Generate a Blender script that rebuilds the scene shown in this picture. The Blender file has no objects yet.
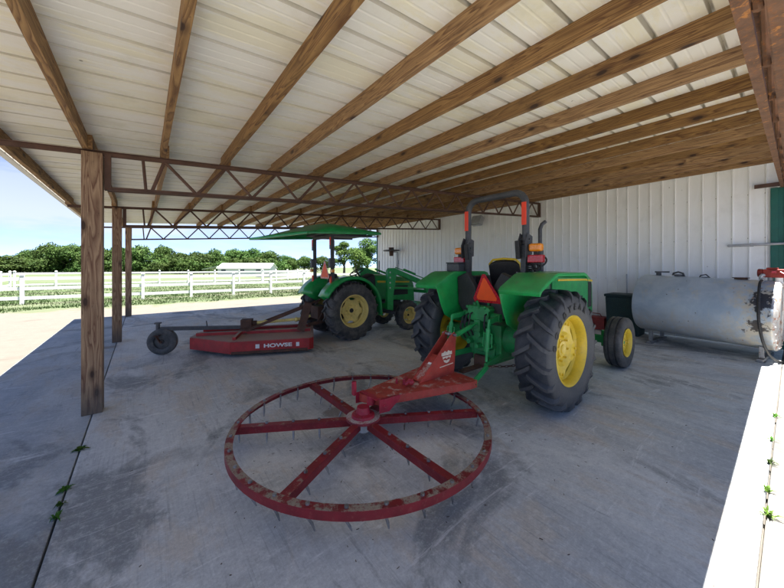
import bpy, math, random
from mathutils import Vector, Matrix, noise
import numpy as np
random.seed(7); rng = np.random.default_rng(5)
PI = math.pi; R = math.radians
S = bpy.context.scene; COL = S.collection

# ------------------------------------------------------------------ mesh builder
class MB:
    def __init__(s): s.v = []; s.f = []
    def add(s, vs, fs):
        n = len(s.v); s.v += [tuple(p) for p in vs]; s.f += [tuple(i + n for i in f) for f in fs]; return s
    def box(s, c, d, rot=None):
        c = Vector(c); hx, hy, hz = d[0] / 2, d[1] / 2, d[2] / 2
        vs = [Vector((x, y, z)) for x in (-hx, hx) for y in (-hy, hy) for z in (-hz, hz)]
        if rot is not None: vs = [rot @ p for p in vs]
        return s.add([p + c for p in vs], [(0, 1, 3, 2), (4, 6, 7, 5), (0, 4, 5, 1), (2, 3, 7, 6), (0, 2, 6, 4), (1, 5, 7, 3)])
    def bar(s, p0, p1, w, h, up=(0, 0, 1)):
        p0 = Vector(p0); p1 = Vector(p1); d = (p1 - p0); L = d.length; d.normalize(); up = Vector(up)
        if abs(d.dot(up)) > .98: up = Vector((1, 0, 0))
        a = d.cross(up).normalized(); b = a.cross(d)
        m = Matrix((d, a, b)).transposed()
        return s.box((p0 + p1) / 2, (L, w, h), m)
    def tube(s, pts, r, n=10, caps=True, closed=False):
        pts = [Vector(p) for p in pts]; N = len(pts)
        rs = r if isinstance(r, (list, tuple)) else [r] * N
        rings = []; prev = None
        for i, p in enumerate(pts):
            if closed: t = pts[(i + 1) % N] - pts[i - 1]
            else: t = pts[min(i + 1, N - 1)] - pts[max(i - 1, 0)]
            t.normalize()
            if prev is None:
                u = Vector((0, 0, 1)) if abs(t.z) < .9 else Vector((1, 0, 0))
                a = t.cross(u).normalized()
            else:
                a = (prev - t * prev.dot(t)).normalized()
            prev = a; b = t.cross(a)
            rings.append([p + (a * math.cos(2 * PI * k / n) + b * math.sin(2 * PI * k / n)) * rs[i] for k in range(n)])
        vs = [q for g in rings for q in g]; fs = []
        M_ = N if closed else N - 1
        for i in range(M_):
            j = (i + 1) % N
            for k in range(n):
                k2 = (k + 1) % n
                fs.append((i * n + k, i * n + k2, j * n + k2, j * n + k))
        if caps and not closed:
            fs.append(tuple(range(n))[::-1]); fs.append(tuple((N - 1) * n + k for k in range(n)))
        return s.add(vs, fs)
    def cyl(s, p0, p1, r, r1=None, n=20):
        return s.tube([p0, p1], [r, r if r1 is None else r1], n)
    def lathe(s, prof, c=(0, 0, 0), axis='y', n=48, closed=False):
        # prof: list of (axial, radius)
        c = Vector(c); P = len(prof); vs = []
        for k in range(n):
            t = 2 * PI * k / n; ct, st = math.cos(t), math.sin(t)
            for a, r in prof:
                if axis == 'y': q = Vector((r * ct, a, r * st))
                elif axis == 'x': q = Vector((a, r * ct, r * st))
                else: q = Vector((r * ct, r * st, a))
                vs.append(q + c)
        fs = []
        for k in range(n):
            k2 = (k + 1) % n
            for i in range(P if closed else P - 1):
                j = (i + 1) % P
                fs.append((k * P + i, k * P + j, k2 * P + j, k2 * P + i))
        return s.add(vs, fs)
    def prism(s, poly, a0, a1, plane='xz'):
        # poly 2D in plane, extruded along the remaining axis from a0 to a1
        def mp(p, a):
            if plane == 'xz': return (p[0], a, p[1])
            if plane == 'xy': return (p[0], p[1], a)
            return (a, p[0], p[1])
        n = len(poly)
        vs = [mp(p, a0) for p in poly] + [mp(p, a1) for p in poly]
        fs = [tuple(range(n)), tuple(range(2 * n - 1, n - 1, -1))]
        for i in range(n):
            j = (i + 1) % n; fs.append((i, i + n, j + n, j))
        return s.add(vs, fs)
    def strip(s, outer, inner):
        # quads between two equal polylines
        n = len(outer); vs = list(outer) + list(inner)
        return s.add(vs, [(i, i + 1, n + i + 1, n + i) for i in range(n - 1)])
    def sph(s, c, r, sc=(1, 1, 1), n=14, m=9):
        c = Vector(c); vs = []; fs = []
        for i in range(m + 1):
            ph = PI * i / m
            for k in range(n):
                t = 2 * PI * k / n
                vs.append(c + Vector((r * sc[0] * math.sin(ph) * math.cos(t), r * sc[1] * math.sin(ph) * math.sin(t), r * sc[2] * math.cos(ph))))
        for i in range(m):
            for k in range(n):
                k2 = (k + 1) % n; fs.append((i * n + k, (i + 1) * n + k, (i + 1) * n + k2, i * n + k2))
        return s.add(vs, fs)
    def xf(s, m):
        s.v = [tuple(m @ Vector(p)) for p in s.v]; return s
    def merge(s, o): return s.add(o.v, o.f)
    def build(s, name, mat, parent=None, bevel=0, angle=35, loc=None, fixn=True):
        me = bpy.data.meshes.new(name); me.from_pydata(s.v, [], s.f)
        if fixn:
            import bmesh
            bm = bmesh.new(); bm.from_mesh(me); bmesh.ops.recalc_face_normals(bm, faces=bm.faces); bm.to_mesh(me); bm.free()
        me.materials.append(mat)
        me.polygons.foreach_set('use_smooth', [True] * len(me.polygons))
        me.set_sharp_from_angle(angle=R(angle))
        o = bpy.data.objects.new(name, me); COL.objects.link(o)
        if parent: o.parent = parent
        if loc: o.location = loc
        if bevel:
            b = o.modifiers.new('bevel', 'BEVEL'); b.width = bevel; b.segments = 2; b.limit_method = 'ANGLE'; b.angle_limit = R(38)
            b.harden_normals = True
        return o

def tag(o, label=None, cat=None, group=None, kind=None):
    if label: o['label'] = label
    if cat: o['category'] = cat
    if group: o['group'] = group
    if kind: o['kind'] = kind
    return o
def empty(name, loc=(0, 0, 0), rz=0, parent=None):
    o = bpy.data.objects.new(name, None); COL.objects.link(o); o.location = loc; o.rotation_euler = (0, 0, rz)
    o.empty_display_size = .2
    if parent: o.parent = parent
    return o
def copy_tree(o, parent=None):
    c = o.copy(); COL.objects.link(c); c.parent = parent
    for ch in [x for x in list(COL.objects) if x.parent == o]: copy_tree(ch, c)
    return c

# ------------------------------------------------------------------ materials
class NT:
    def __init__(s, name):
        s.m = bpy.data.materials.new(name); s.m.use_nodes = True; s.t = s.m.node_tree; s.t.nodes.clear()
        s.out = s.n('ShaderNodeOutputMaterial'); s.b = s.n('ShaderNodeBsdfPrincipled'); s.l(s.b.outputs[0], s.out.inputs[0])
        s.tc = s.n('ShaderNodeTexCoord'); s.geo = s.n('ShaderNodeNewGeometry')
    def n(s, t, **k):
        x = s.t.nodes.new(t)
        for a, v in k.items(): setattr(x, a, v)
        return x
    def l(s, a, b): s.t.links.new(a, b)
    def set(s, **k):
        for a, v in k.items():
            i = s.b.inputs[a.replace('_', ' ')]
            if hasattr(v, 'is_output') or isinstance(v, bpy.types.NodeSocket): s.l(v, i)
            else: i.default_value = v
    def mapping(s, src, scale=(1, 1, 1), loc=(0, 0, 0), rot=(0, 0, 0)):
        m = s.n('ShaderNodeMapping'); s.l(src, m.inputs[0]); m.inputs['Scale'].default_value = scale
        m.inputs['Location'].default_value = loc; m.inputs['Rotation'].default_value = rot; return m.outputs[0]
    def noise(s, vec, scale=5, detail=4, rough=.6, dist=0):
        x = s.n('ShaderNodeTexNoise'); s.l(vec, x.inputs['Vector']); x.inputs['Scale'].default_value = scale
        x.inputs['Detail'].default_value = detail; x.inputs['Roughness'].default_value = rough; x.inputs['Distortion'].default_value = dist
        return x.outputs[0]
    def voro(s, vec, scale=5, feature='F1'):
        x = s.n('ShaderNodeTexVoronoi'); x.feature = feature; s.l(vec, x.inputs['Vector']); x.inputs['Scale'].default_value = scale
        return x.outputs['Distance']
    def ramp(s, fac, stops):
        x = s.n('ShaderNodeValToRGB'); s.l(fac, x.inputs[0]); e = x.color_ramp.elements
        while len(e) < len(stops): e.new(.5)
        for i, (p, c) in enumerate(stops):
            e[i].position = p; e[i].color = c if len(c) == 4 else (*c, 1)
        return x.outputs[0]
    def step(s, fac, a, b):
        x = s.n('ShaderNodeMapRange'); s.l(fac, x.inputs[0]); x.inputs[1].default_value = a; x.inputs[2].default_value = b
        x.interpolation_type = 'SMOOTHSTEP'; return x.outputs[0]
    def mix(s, fac, a, b, mode='MIX'):
        x = s.n('ShaderNodeMix'); x.data_type = 'RGBA'; x.blend_type = mode
        for v, i in ((fac, 0), (a, 6), (b, 7)):
            if isinstance(v, bpy.types.NodeSocket): s.l(v, x.inputs[i])
            elif i == 0: x.inputs[0].default_value = v
            else: x.inputs[i].default_value = (*v, 1) if len(v) == 3 else v
        return x.outputs[2]
    def math(s, op, a, b=None, c=None):
        x = s.n('ShaderNodeMath', operation=op)
        for i, v in enumerate((a, b, c)):
            if v is None: continue
            if isinstance(v, bpy.types.NodeSocket): s.l(v, x.inputs[i])
            else: x.inputs[i].default_value = v
        return x.outputs[0]
    def sep(s, v):
        x = s.n('ShaderNodeSeparateXYZ'); s.l(v, x.inputs[0]); return x.outputs
    def bump(s, h, strength=.3, dist=.01):
        x = s.n('ShaderNodeBump'); s.l(h, x.inputs['Height']); x.inputs['Strength'].default_value = strength
        x.inputs['Distance'].default_value = dist; s.l(x.outputs[0], s.b.inputs['Normal'])

def paint(name, c, rough=.35, metal=0, var=.25, dirt=(.2, .16, .11), dirt_amt=.25, dust=None, dust_lo=.5, scale=6, rust=None, rust_amt=0, bump=.08, coat=0):
    t = NT(name); P = t.geo.outputs['Position']
    n1 = t.noise(P, scale, 6, .62); n2 = t.noise(P, scale * 6, 4, .6)
    col = t.mix(t.step(n1, .3, .75), tuple(x * (1 - var) for x in c), tuple(min(1, x * (1 + var * .4)) for x in c))
    col = t.mix(t.math('MULTIPLY', t.step(n2, .5, .78), dirt_amt), col, dirt)
    if rust:
        rn = t.noise(P, scale * 1.7, 8, .72)
        col = t.mix(t.step(rn, 1 - rust_amt, 1.06 - rust_amt), col, rust)
    ro = t.math('ADD', rough, t.math('MULTIPLY', n2, .25))
    if dust:
        up = t.step(t.sep(t.geo.outputs['Normal'])[2], .55, .92)
        dn = t.step(t.noise(P, 9, 7, .7), dust_lo, dust_lo + .1)
        d = t.math('MULTIPLY', up, dn)
        dn = t.math('MULTIPLY', dn, t.step(t.noise(P, 70, 4, .75), .36, .5)); d = t.math('MULTIPLY', up, dn)
        grain = t.mix(t.noise(P, 160, 3, .7), tuple(x * .55 for x in dust), tuple(min(1, x * 1.35) for x in dust))
        col = t.mix(d, col, grain); ro = t.math('MAXIMUM', ro, d)
    t.set(Base_Color=col, Roughness=ro, Metallic=metal)
    if coat: t.set(Coat_Weight=coat, Coat_Roughness=.12)
    t.bump(n2, bump, .01)
    return t.m

def wood(name, axis, c1, c2, ck=(.05, .022, .01), scale=1):
    t = NT(name); oi = t.n('ShaderNodeObjectInfo')
    off = t.n('ShaderNodeVectorMath', operation='SCALE'); cmb = t.n('ShaderNodeCombineXYZ')
    for i in range(3): t.l(oi.outputs['Random'], cmb.inputs[i])
    t.l(cmb.outputs[0], off.inputs[0]); off.inputs[3].default_value = 37.0
    ad = t.n('ShaderNodeVectorMath', operation='ADD'); t.l(t.tc.outputs['Object'], ad.inputs[0]); t.l(off.outputs[0], ad.inputs[1])
    V = ad.outputs[0]
    st = {'y': (1, .05, 1), 'z': (1, 1, .05), 'x': (.05, 1, 1)}[axis]
    vw = t.mapping(V, st)
    warp = t.noise(t.mapping(V, tuple(3 if q == 1 else .9 for q in st)), 1.6, 3, .5)
    # growth-ring bands that follow a slowly wandering field -> cathedral figure
    fld = t.math('ADD', t.math('MULTIPLY', t.noise(vw, 9 * scale, 2, .5, .6), 13), t.math('MULTIPLY', warp, 3.5))
    ring = t.math('FRACT', fld)
    band = t.ramp(ring, [(0, (0, 0, 0)), (.12, (.25,) * 3), (.75, (1,) * 3), (.93, (.5,) * 3), (1, (0, 0, 0))])
    fine = t.noise(vw, 120, 4, .7)
    col = t.mix(band, c2, c1)
    col = t.mix(t.math('MULTIPLY', t.step(fine, .5, .8), .35), col, tuple(x * .5 for x in c2))
    big = t.noise(V, 1.3, 3, .6)
    col = t.mix(t.math('MULTIPLY', t.step(big, .42, .7), .45), col, tuple(x * .55 for x in c1))
    kst = {'y': (1, .42, 1), 'z': (1, 1, .4), 'x': (.42, 1, 1)}[axis]
    kn = t.voro(t.mapping(V, kst), 5.4)
    col = t.mix(t.math('MULTIPLY', t.step(kn, .26, .12), .55), col, tuple(x * 1.6 for x in ck))
    col = t.mix(t.step(kn, .13, .08), col, ck)
    if axis == 'z':
        wz = t.sep(t.geo.outputs['Position'])[2]
        col = t.mix(t.math('MULTIPLY', t.step(t.math('ADD', wz, t.math('MULTIPLY', fine, -.5)), .25, -.25), .75), col, (.10, .085, .075))
    ck2 = t.noise(t.mapping(V, tuple(14 if q == 1 else .7 for q in st)), 3.2, 2, .4)
    col = t.mix(t.math('MULTIPLY', t.step(t.math('ABSOLUTE', t.math('SUBTRACT', ck2, .5)), .008, .002), .6), col, ck)
    hs = t.n('ShaderNodeHueSaturation'); t.l(col, hs.inputs['Color']); t.l(t.math('ADD', .64, t.math('MULTIPLY', oi.outputs['Random'], .42)), hs.inputs['Value'])
    t.l(t.math('SUBTRACT', 1.05, t.math('MULTIPLY', oi.outputs['Random'], .2)), hs.inputs['Saturation']); col = hs.outputs[0]
    t.set(Base_Color=col, Roughness=.78)
    t.bump(t.math('ADD', t.math('MULTIPLY', band, .5), fine), .35, .004)
    return t.m

M = {}
DUST = (.34, .285, .215)
M['green'] = paint('green_paint', (.012, .34, .075), .22, var=.22, dirt=(.08, .12, .06), dirt_amt=.35, dust=(.20, .24, .15), dust_lo=.60, coat=.35, bump=.03)
M['green_dusty'] = paint('dusty_green_paint', (.014, .28, .075), .4, var=.35, dirt=(.10, .08, .05), dirt_amt=.6, dust=(.22, .2, .15), dust_lo=.55, bump=.15)
M['green_light'] = paint('light_green_paint', (.02, .36, .10), .35, var=.3, dirt=(.1, .1, .06), dirt_amt=.45)
M['yellow'] = paint('yellow_paint', (.80, .56, .035), .32, var=.15, dirt=(.3, .22, .08), dirt_amt=.35, coat=.2)
M['yellow_pale'] = paint('faded_yellow_paint', (.78, .62, .2), .4, var=.18, dirt=(.3, .24, .14), dirt_amt=.5)
M['black'] = paint('black_plastic', (.018, .018, .02), .45, var=.3, dirt=(.1, .09, .08), dirt_amt=.35)
M['seat'] = paint('black_vinyl', (.015, .015, .018), .38, var=.3, dirt_amt=.15)
M['grey_steel'] = paint('dark_grey_steel', (.07, .075, .085), .42, var=.3, dirt=(.18, .15, .12), dirt_amt=.4, metal=.2)
M['steel'] = paint('bare_steel', (.34, .34, .35), .38, metal=.75, var=.35, dirt=(.15, .1, .06), dirt_amt=.6, rust=(.16, .07, .03), rust_amt=.42)
M['galv'] = paint('galvanized_steel', (.5, .51, .53), .42, metal=.5, var=.2)
M['red'] = paint('faded_red_paint', (.44, .05, .035), .45, var=.3, dirt=(.28, .13, .09), dirt_amt=.55, dust=(.5, .38, .33), dust_lo=.52, rust=(.2, .07, .035), rust_amt=.33)
M['red_ring'] = paint('dark_red_paint', (.22, .008, .016), .38, var=.3, dirt=(.3, .1, .08), dirt_amt=.4, dust=DUST, dust_lo=.44, rust=(.3, .13, .08), rust_amt=.3)
M['red_spoke'] = paint('dark_red_spoke_paint', (.24, .009, .018), .38, var=.3, dirt=(.3, .1, .08), dirt_amt=.4, dust=DUST, dust_lo=.56, rust=(.3, .13, .08), rust_amt=.34)
M['hub_dusty'] = paint('dusty_red_plate', (.30, .03, .04), .5, var=.3, dust=(.50, .44, .42), dust_lo=.34)
M['magenta'] = paint('bright_red_paint', (.36, .010, .035), .35, var=.25, dirt_amt=.3)
M['red_deck'] = paint('weathered_red_paint', (.40, .02, .022), .4, var=.3, dirt=(.2, .07, .05), dirt_amt=.5, dust=(.42, .33, .28), dust_lo=.22, rust=(.12, .05, .035), rust_amt=.36)
M['rust_dark'] = paint('dark_rusty_steel', (.10, .05, .035), .7, var=.4, dirt=(.2, .09, .04), dirt_amt=.6, bump=.25)
M['truss'] = paint('brown_truss_steel', (.12, .062, .042), .62, var=.35, dirt=(.16, .07, .03), dirt_amt=.5, bump=.15)
M['truss_rust'] = paint('rust_blotched_steel', (.17, .085, .045), .68, var=.4, dirt=(.3, .11, .03), dirt_amt=.9, rust=(.42, .17, .04), rust_amt=.42, scale=8, bump=.3)
M['amber'] = paint('amber_plastic', (.85, .27, .01), .15, var=.12, dirt_amt=.1, coat=.5)
M['lens_red'] = paint('red_lens_plastic', (.5, .005, .02), .15, var=.15, dirt_amt=.1, coat=.5)
M['reflector'] = paint('red_reflector_tape', (.85, .06, .02), .3, var=.1, dirt_amt=.15)
M['orange'] = paint('fluorescent_orange', (.95, .10, .012), .4, var=.1, dirt_amt=.12)
M['white'] = paint('white_vinyl', (.80, .80, .79), .4, var=.08, dirt=(.5, .5, .42), dirt_amt=.25)
M['white_old'] = paint('worn_white_print', (.78, .72, .6), .5, var=.2, dirt=(.45, .08, .06), dirt_amt=.85, scale=20)
M['decal'] = paint('white_decal', (.82, .82, .8), .4, var=.1, dirt=(.4, .3, .28), dirt_amt=.4)
M['bin'] = paint('dark_green_plastic', (.008, .035, .035), .45, var=.2, dirt_amt=.15)
M['door'] = paint('green_sheet_metal', (.008, .12, .09), .4, var=.15, dirt_amt=.15)
M['pump'] = paint('red_pump_paint', (.33, .03, .02), .42, var=.35, dirt=(.08, .04, .03), dirt_amt=.7)
M['hose'] = paint('black_rubber_hose', (.02, .02, .022), .5, var=.2, dirt_amt=.3)
M['trim'] = paint('off_white_trim', (.72, .71, .66), .45, var=.1)
M['darkrubber'] = paint('black_letter_rubber', (.008, .008, .009), .35, var=.1, dirt_amt=.05)

def rubber(name, base, dustc, amt, side=None, rtop=None):
    t = NT(name); P = t.geo.outputs['Position']; O = t.tc.outputs['Object']; xyz = t.sep(O)
    n = t.noise(P, 7, 7, .7); n2 = t.noise(P, 60, 4, .7)
    f = t.math('MULTIPLY', t.step(n, .35, .7), .55)
    if side:    # dried dust clings to the sidewalls and to the lug faces that touch the ground
        f = t.math('MAXIMUM', f, t.math('MULTIPLY', t.step(t.math('ABSOLUTE', xyz[1]), side - .02, side), t.math('ADD', .35, t.math('MULTIPLY', n, .7))))
        rad = t.math('SQRT', t.math('ADD', t.math('MULTIPLY', xyz[0], xyz[0]), t.math('MULTIPLY', xyz[2], xyz[2])))
        f = t.math('MAXIMUM', f, t.math('MULTIPLY', t.step(rad, rtop - .022, rtop - .004), t.math('ADD', .25, t.math('MULTIPLY', n, .9))))
    col = t.mix(t.math('MULTIPLY', f, amt), base, dustc)
    col = t.mix(t.math('MULTIPLY', n2, .3), col, (.015, .016, .019))
    t.set(Base_Color=col, Roughness=t.math('ADD', .45, t.math('MULTIPLY', n2, .3)))
    t.bump(n2, .15, .006); return t.m
M['rubber'] = rubber('tractor_tyre_rubber', (.022, .028, .040), (.15, .145, .14), .55, .185, .71)
M['rubber_grey'] = rubber('dusty_tyre_rubber', (.04, .042, .045), (.24, .215, .19), .8)

# wood
M['purlin'] = wood('purlin_pine', 'y', (.44, .245, .080), (.15, .062, .018))
M['post'] = wood('post_pine', 'z', (.42, .27, .15), (.15, .06, .028), scale=.9)

def m_concrete(name, c_lo, c_hi, brown, dark_amt, streak=True):
    t = NT(name); P = t.geo.outputs['Position']
    big = t.noise(t.mapping(P, (1, .6, 1)), .55, 8, .66, .5)
    mid = t.noise(t.mapping(P, (1, .4, 1), (5, 3, 0)), 2.1, 8, .7, .4)
    fine = t.noise(P, 60, 6, .75)
    br = t.noise(t.mapping(P, (1, .02, 1)), 60, 5, .75)      # broom marks run along y
    br2 = t.noise(t.mapping(P, (1, .05, 1), (9, 0, 0)), 9, 6, .7)
    col = t.mix(t.step(big, .36, .64), c_lo, c_hi)
    col = t.mix(t.math('MULTIPLY', t.step(mid, .48, .62), .75), col, brown)
    dk = t.noise(t.mapping(P, (1, .7, 1), (17, 11, 0)), .8, 8, .68, .8)
    col = t.mix(t.math('MULTIPLY', t.step(dk, .50, .62), dark_amt), col, tuple(x * .42 for x in c_lo))
    if streak:
        col = t.mix(t.math('MULTIPLY', t.math('MULTIPLY', t.step(br, .50, .70), t.step(big, .62, .42)), .55), col, tuple(x * .45 for x in c_lo))
        col = t.mix(t.math('MULTIPLY', t.step(br2, .58, .8), .2), col, tuple(min(1, x * 1.5) for x in c_hi))
    # pale scuffs and tyre scrapes
    wv = t.noise(t.mapping(P, (.35, 3.2, 1), (0, 0, 0), (0, 0, R(32))), 3.2, 9, .75, .9)
    col = t.mix(t.math('MULTIPLY', t.step(wv, .57, .66), .42), col, tuple(min(1, x * 1.75) for x in c_hi))
    wv2 = t.noise(t.mapping(P, (3.4, .3, 1), (4, 7, 0), (0, 0, R(14))), 2.6, 9, .75, .9)
    col = t.mix(t.math('MULTIPLY', t.step(wv2, .57, .67), .5), col, tuple(x * .5 for x in c_lo))
    # rubber tracks the tractors left, running across to the wall
    y_ = t.sep(P)[1]; wob = t.math('MULTIPLY', t.math('SUBTRACT', t.noise(t.mapping(P, (.5, .5, 1)), .8, 2, .5), .5), .5)
    if streak:
        for yc in (1.86, 3.46):
            dd = t.math('ABSOLUTE', t.math('SUBTRACT', t.math('ADD', y_, wob), yc))
            tk = t.math('MULTIPLY', t.step(dd, .24, .12), t.step(t.noise(t.mapping(P, (1, 1, 1), (2, 2, 0)), 2.3, 7, .75), .42, .66))
            col = t.mix(t.math('MULTIPLY', tk, .4), col, tuple(x * .45 for x in c_lo))
    # small drips and clay specks
    dr = t.math('ADD', t.voro(t.mapping(P, (1, 1, 1), (1, 2, 0)), 3.4), t.math('MULTIPLY', t.noise(P, 30, 3, .7), .06))
    col = t.mix(t.math('MULTIPLY', t.step(dr, .085, .06), .5), col, (.10, .085, .07))
    mt = t.noise(P, 17, 8, .8)
    col = t.mix(t.math('MULTIPLY', t.step(mt, .5, .68), .35), col, tuple(x * .55 for x in c_lo))
    col = t.mix(t.math('MULTIPLY', t.step(mt, .5, .34), .35), col, tuple(min(1, x * 1.25) for x in c_hi))
    # oil / rust spots
    sp = t.voro(t.mapping(P, (1, 1, 1), (3, 8, 0)), .55)
    spn = t.math('ADD', sp, t.math('MULTIPLY', t.noise(P, 5, 5, .7), .25))
    col = t.mix(t.math('MULTIPLY', t.step(spn, .235, .18), .55), col, (.13, .075, .035))
    col = t.mix(t.math('MULTIPLY', t.step(fine, .45, .8), .35), col, tuple(x * .5 for x in c_lo))
    col = t.mix(t.math('MULTIPLY', t.step(fine, .5, .22), .35), col, tuple(min(1, x * 1.5) for x in c_hi))
    t.set(Base_Color=col, Roughness=t.math('ADD', .5, t.math('MULTIPLY', mid, .35)))
    t.bump(t.math('ADD', t.math('MULTIPLY', br, .6), fine), .35, .004)
    return t.m
M['floor'] = m_concrete('shaded_floor_concrete', (.46, .49, .51), (.74, .75, .73), (.62, .56, .48), .8)
M['apron'] = m_concrete('apron_concrete', (.34, .375, .41), (.54, .56, .56), (.46, .435, .39), .7, False)
M['apron_pale'] = m_concrete('pale_apron_concrete', (.085, .082, .077), (.13, .125, .117), (.105, .095, .08), .5, False)

def m_ground():
    t = NT('sand_and_turf'); P = t.geo.outputs['Position']; xyz = t.sep(P)
    n = t.noise(P, .9, 6, .65); n2 = t.noise(P, 6, 6, .7); n3 = t.noise(P, 45, 4, .7)
    sand = t.mix(n2, (.058, .051, .043), (.108, .096, .081))
    sand = t.mix(t.math('MULTIPLY', t.step(t.noise(t.mapping(P, (.4, 1.6, 1)), 1.1, 8, .75), .56, .66), .6), sand, (.04, .034, .026))
    sand = t.mix(t.math('MULTIPLY', n3, .35), sand, (.08, .067, .05))
    g = t.mix(t.step(n2, .3, .7), (.022, .044, .010), (.045, .065, .02))
    g = t.mix(t.math('MULTIPLY', t.step(t.noise(t.mapping(P, (.12, 1, 1)), .35, 6, .7), .46, .62), .75), g, (.085, .078, .056))
    g = t.mix(t.math('MULTIPLY', n3, .3), g, (.05, .07, .02))
    edge = t.math('ADD', xyz[1], t.math('MULTIPLY', t.math('SUBTRACT', n, .5), 5))
    edge = t.math('ADD', edge, t.math('MULTIPLY', t.math('SUBTRACT', n2, .5), 1.2))
    col = t.mix(t.step(edge, 17.7, 18.4), sand, g)
    t.set(Base_Color=col, Roughness=.95); t.bump(t.math('ADD', n2, n3), .5, .03); return t.m
M['ground'] = m_ground()

def m_sheet(name, c, streakc, amt, ax):
    t = NT(name); P = t.geo.outputs['Position']
    s1 = t.noise(t.mapping(P, (.22, 1, 1) if ax == 'x' else (1, 1, .12)), 3.2, 9, .72, .6)
    s2 = t.noise(P, 2.2, 6, .65); n3 = t.noise(P, 50, 3, .6)
    col = t.mix(t.math('MULTIPLY', t.step(s1, .46, .60), amt), c, streakc)
    col = t.mix(t.math('MULTIPLY', t.step(s2, .5, .75), amt * .8), col, tuple(x * .72 for x in streakc))
    sp = t.voro(P, 2.3)
    col = t.mix(t.math('MULTIPLY', t.step(sp, .03, .018), .7), col, (.12, .08, .05))
    if name.startswith('roof_sheet'):   # under-lap shadow painted as a dark line along each rib
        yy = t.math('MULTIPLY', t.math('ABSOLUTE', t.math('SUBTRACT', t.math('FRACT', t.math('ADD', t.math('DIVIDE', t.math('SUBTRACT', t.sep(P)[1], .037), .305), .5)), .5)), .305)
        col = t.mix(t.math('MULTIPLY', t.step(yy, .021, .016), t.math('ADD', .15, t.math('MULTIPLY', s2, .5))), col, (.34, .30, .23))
    if ax == 'z':   # screw heads at the girts and soil splashed along the base
        xyz = t.sep(P)
        fy = t.math('MULTIPLY', t.math('SUBTRACT', t.math('FRACT', t.math('DIVIDE', xyz[1], .238)), .5), .238)
        fz = t.math('MULTIPLY', t.math('SUBTRACT', t.math('FRACT', t.math('DIVIDE', xyz[2], .92)), .5), .92)
        dd = t.math('SQRT', t.math('ADD', t.math('MULTIPLY', fy, fy), t.math('MULTIPLY', fz, fz)))
        col = t.mix(t.math('MULTIPLY', t.step(dd, .011, .007), .7), col, (.25, .22, .2))
        bs = t.step(t.math('ADD', xyz[2], t.math('MULTIPLY', t.noise(P, 5, 7, .75), -.7)), .35, -.25)
        col = t.mix(t.math('MULTIPLY', bs, .55), col, (.36, .30, .22))
    t.set(Base_Color=col, Roughness=t.math('ADD', .35, t.math('MULTIPLY', n3, .2)))
    t.bump(n3, .05, .004); return t.m
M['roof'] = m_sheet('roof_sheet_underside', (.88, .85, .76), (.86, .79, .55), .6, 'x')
M['wall'] = m_sheet('white_wall_sheet', (.90, .90, .88), (.80, .79, .74), .3, 'z')

def m_tank():
    t = NT('blue_grey_tank_paint'); P = t.tc.outputs['Object']; xyz = t.sep(P)
    n = t.noise(P, 2.2, 8, .68, .4); f = t.noise(P, 14, 6, .7)
    col = t.mix(t.step(n, .3, .7), (.33, .42, .54), (.50, .58, .66))
    col = t.mix(t.math('MULTIPLY', t.step(t.noise(t.mapping(P, (1, 1, .25)), 5, 7, .7), .54, .66), .5), col, (.52, .5, .45))
    # underside and pump end wear: rusty tan and tar, where fuel has run down
    low = t.step(xyz[2], .05, -.45)
    col = t.mix(t.math('MULTIPLY', low, t.math('MULTIPLY', t.step(f, .3, .6), .6)), col, (.46, .42, .36))
    endm = t.step(t.math('ADD', xyz[1], t.math('MULTIPLY', t.math('SUBTRACT', f, .5), .8)), -.30, -.85)
    col = t.mix(t.math('MULTIPLY', endm, t.step(t.noise(P, 6, 7, .7), .44, .6)), col, (.58, .53, .44))
    col = t.mix(t.math('MULTIPLY', endm, t.step(t.noise(t.mapping(P, (1, 1, 1), (7, 1, 2)), 7, 7, .75), .60, .64)), col, (.30, .13, .045))
    def blot(c, r, amt, colr, sc):
        d = t.n('ShaderNodeVectorMath', operation='DISTANCE'); m = t.mapping(P, sc); t.l(m, d.inputs[0]); d.inputs[1].default_value = tuple(a * b for a, b in zip(c, sc))
        dd = t.math('ADD', d.outputs['Value'], t.math('MULTIPLY', t.math('SUBTRACT', t.noise(P, 11, 8, .75), .5), .75))
        return t.mix(t.math('MULTIPLY', t.step(dd, r, r - .04), amt), col, colr)
    col = blot((-.54, -.90, .28), .17, .95, (.018, .022, .04), (1, 1, .8))
    col = blot((-.60, -.84, -.16), .13, .9, (.05, .038, .035), (1, 1, 1))
    col = t.mix(t.step(t.voro(P, 5.5), .06, .04), col, (.06, .035, .03))
    t.set(Base_Color=col, Roughness=t.math('ADD', .28, t.math('MULTIPLY', f, .3)), Metallic=.15)
    t.bump(f, .06, .01); return t.m
M['tank'] = m_tank()
M['tank_end'] = paint('chalky_white_tank_end', (.66, .63, .58), .5, var=.2, dirt=(.5, .3, .2), dirt_amt=.5, rust=(.42, .18, .09), rust_amt=.46)

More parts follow.
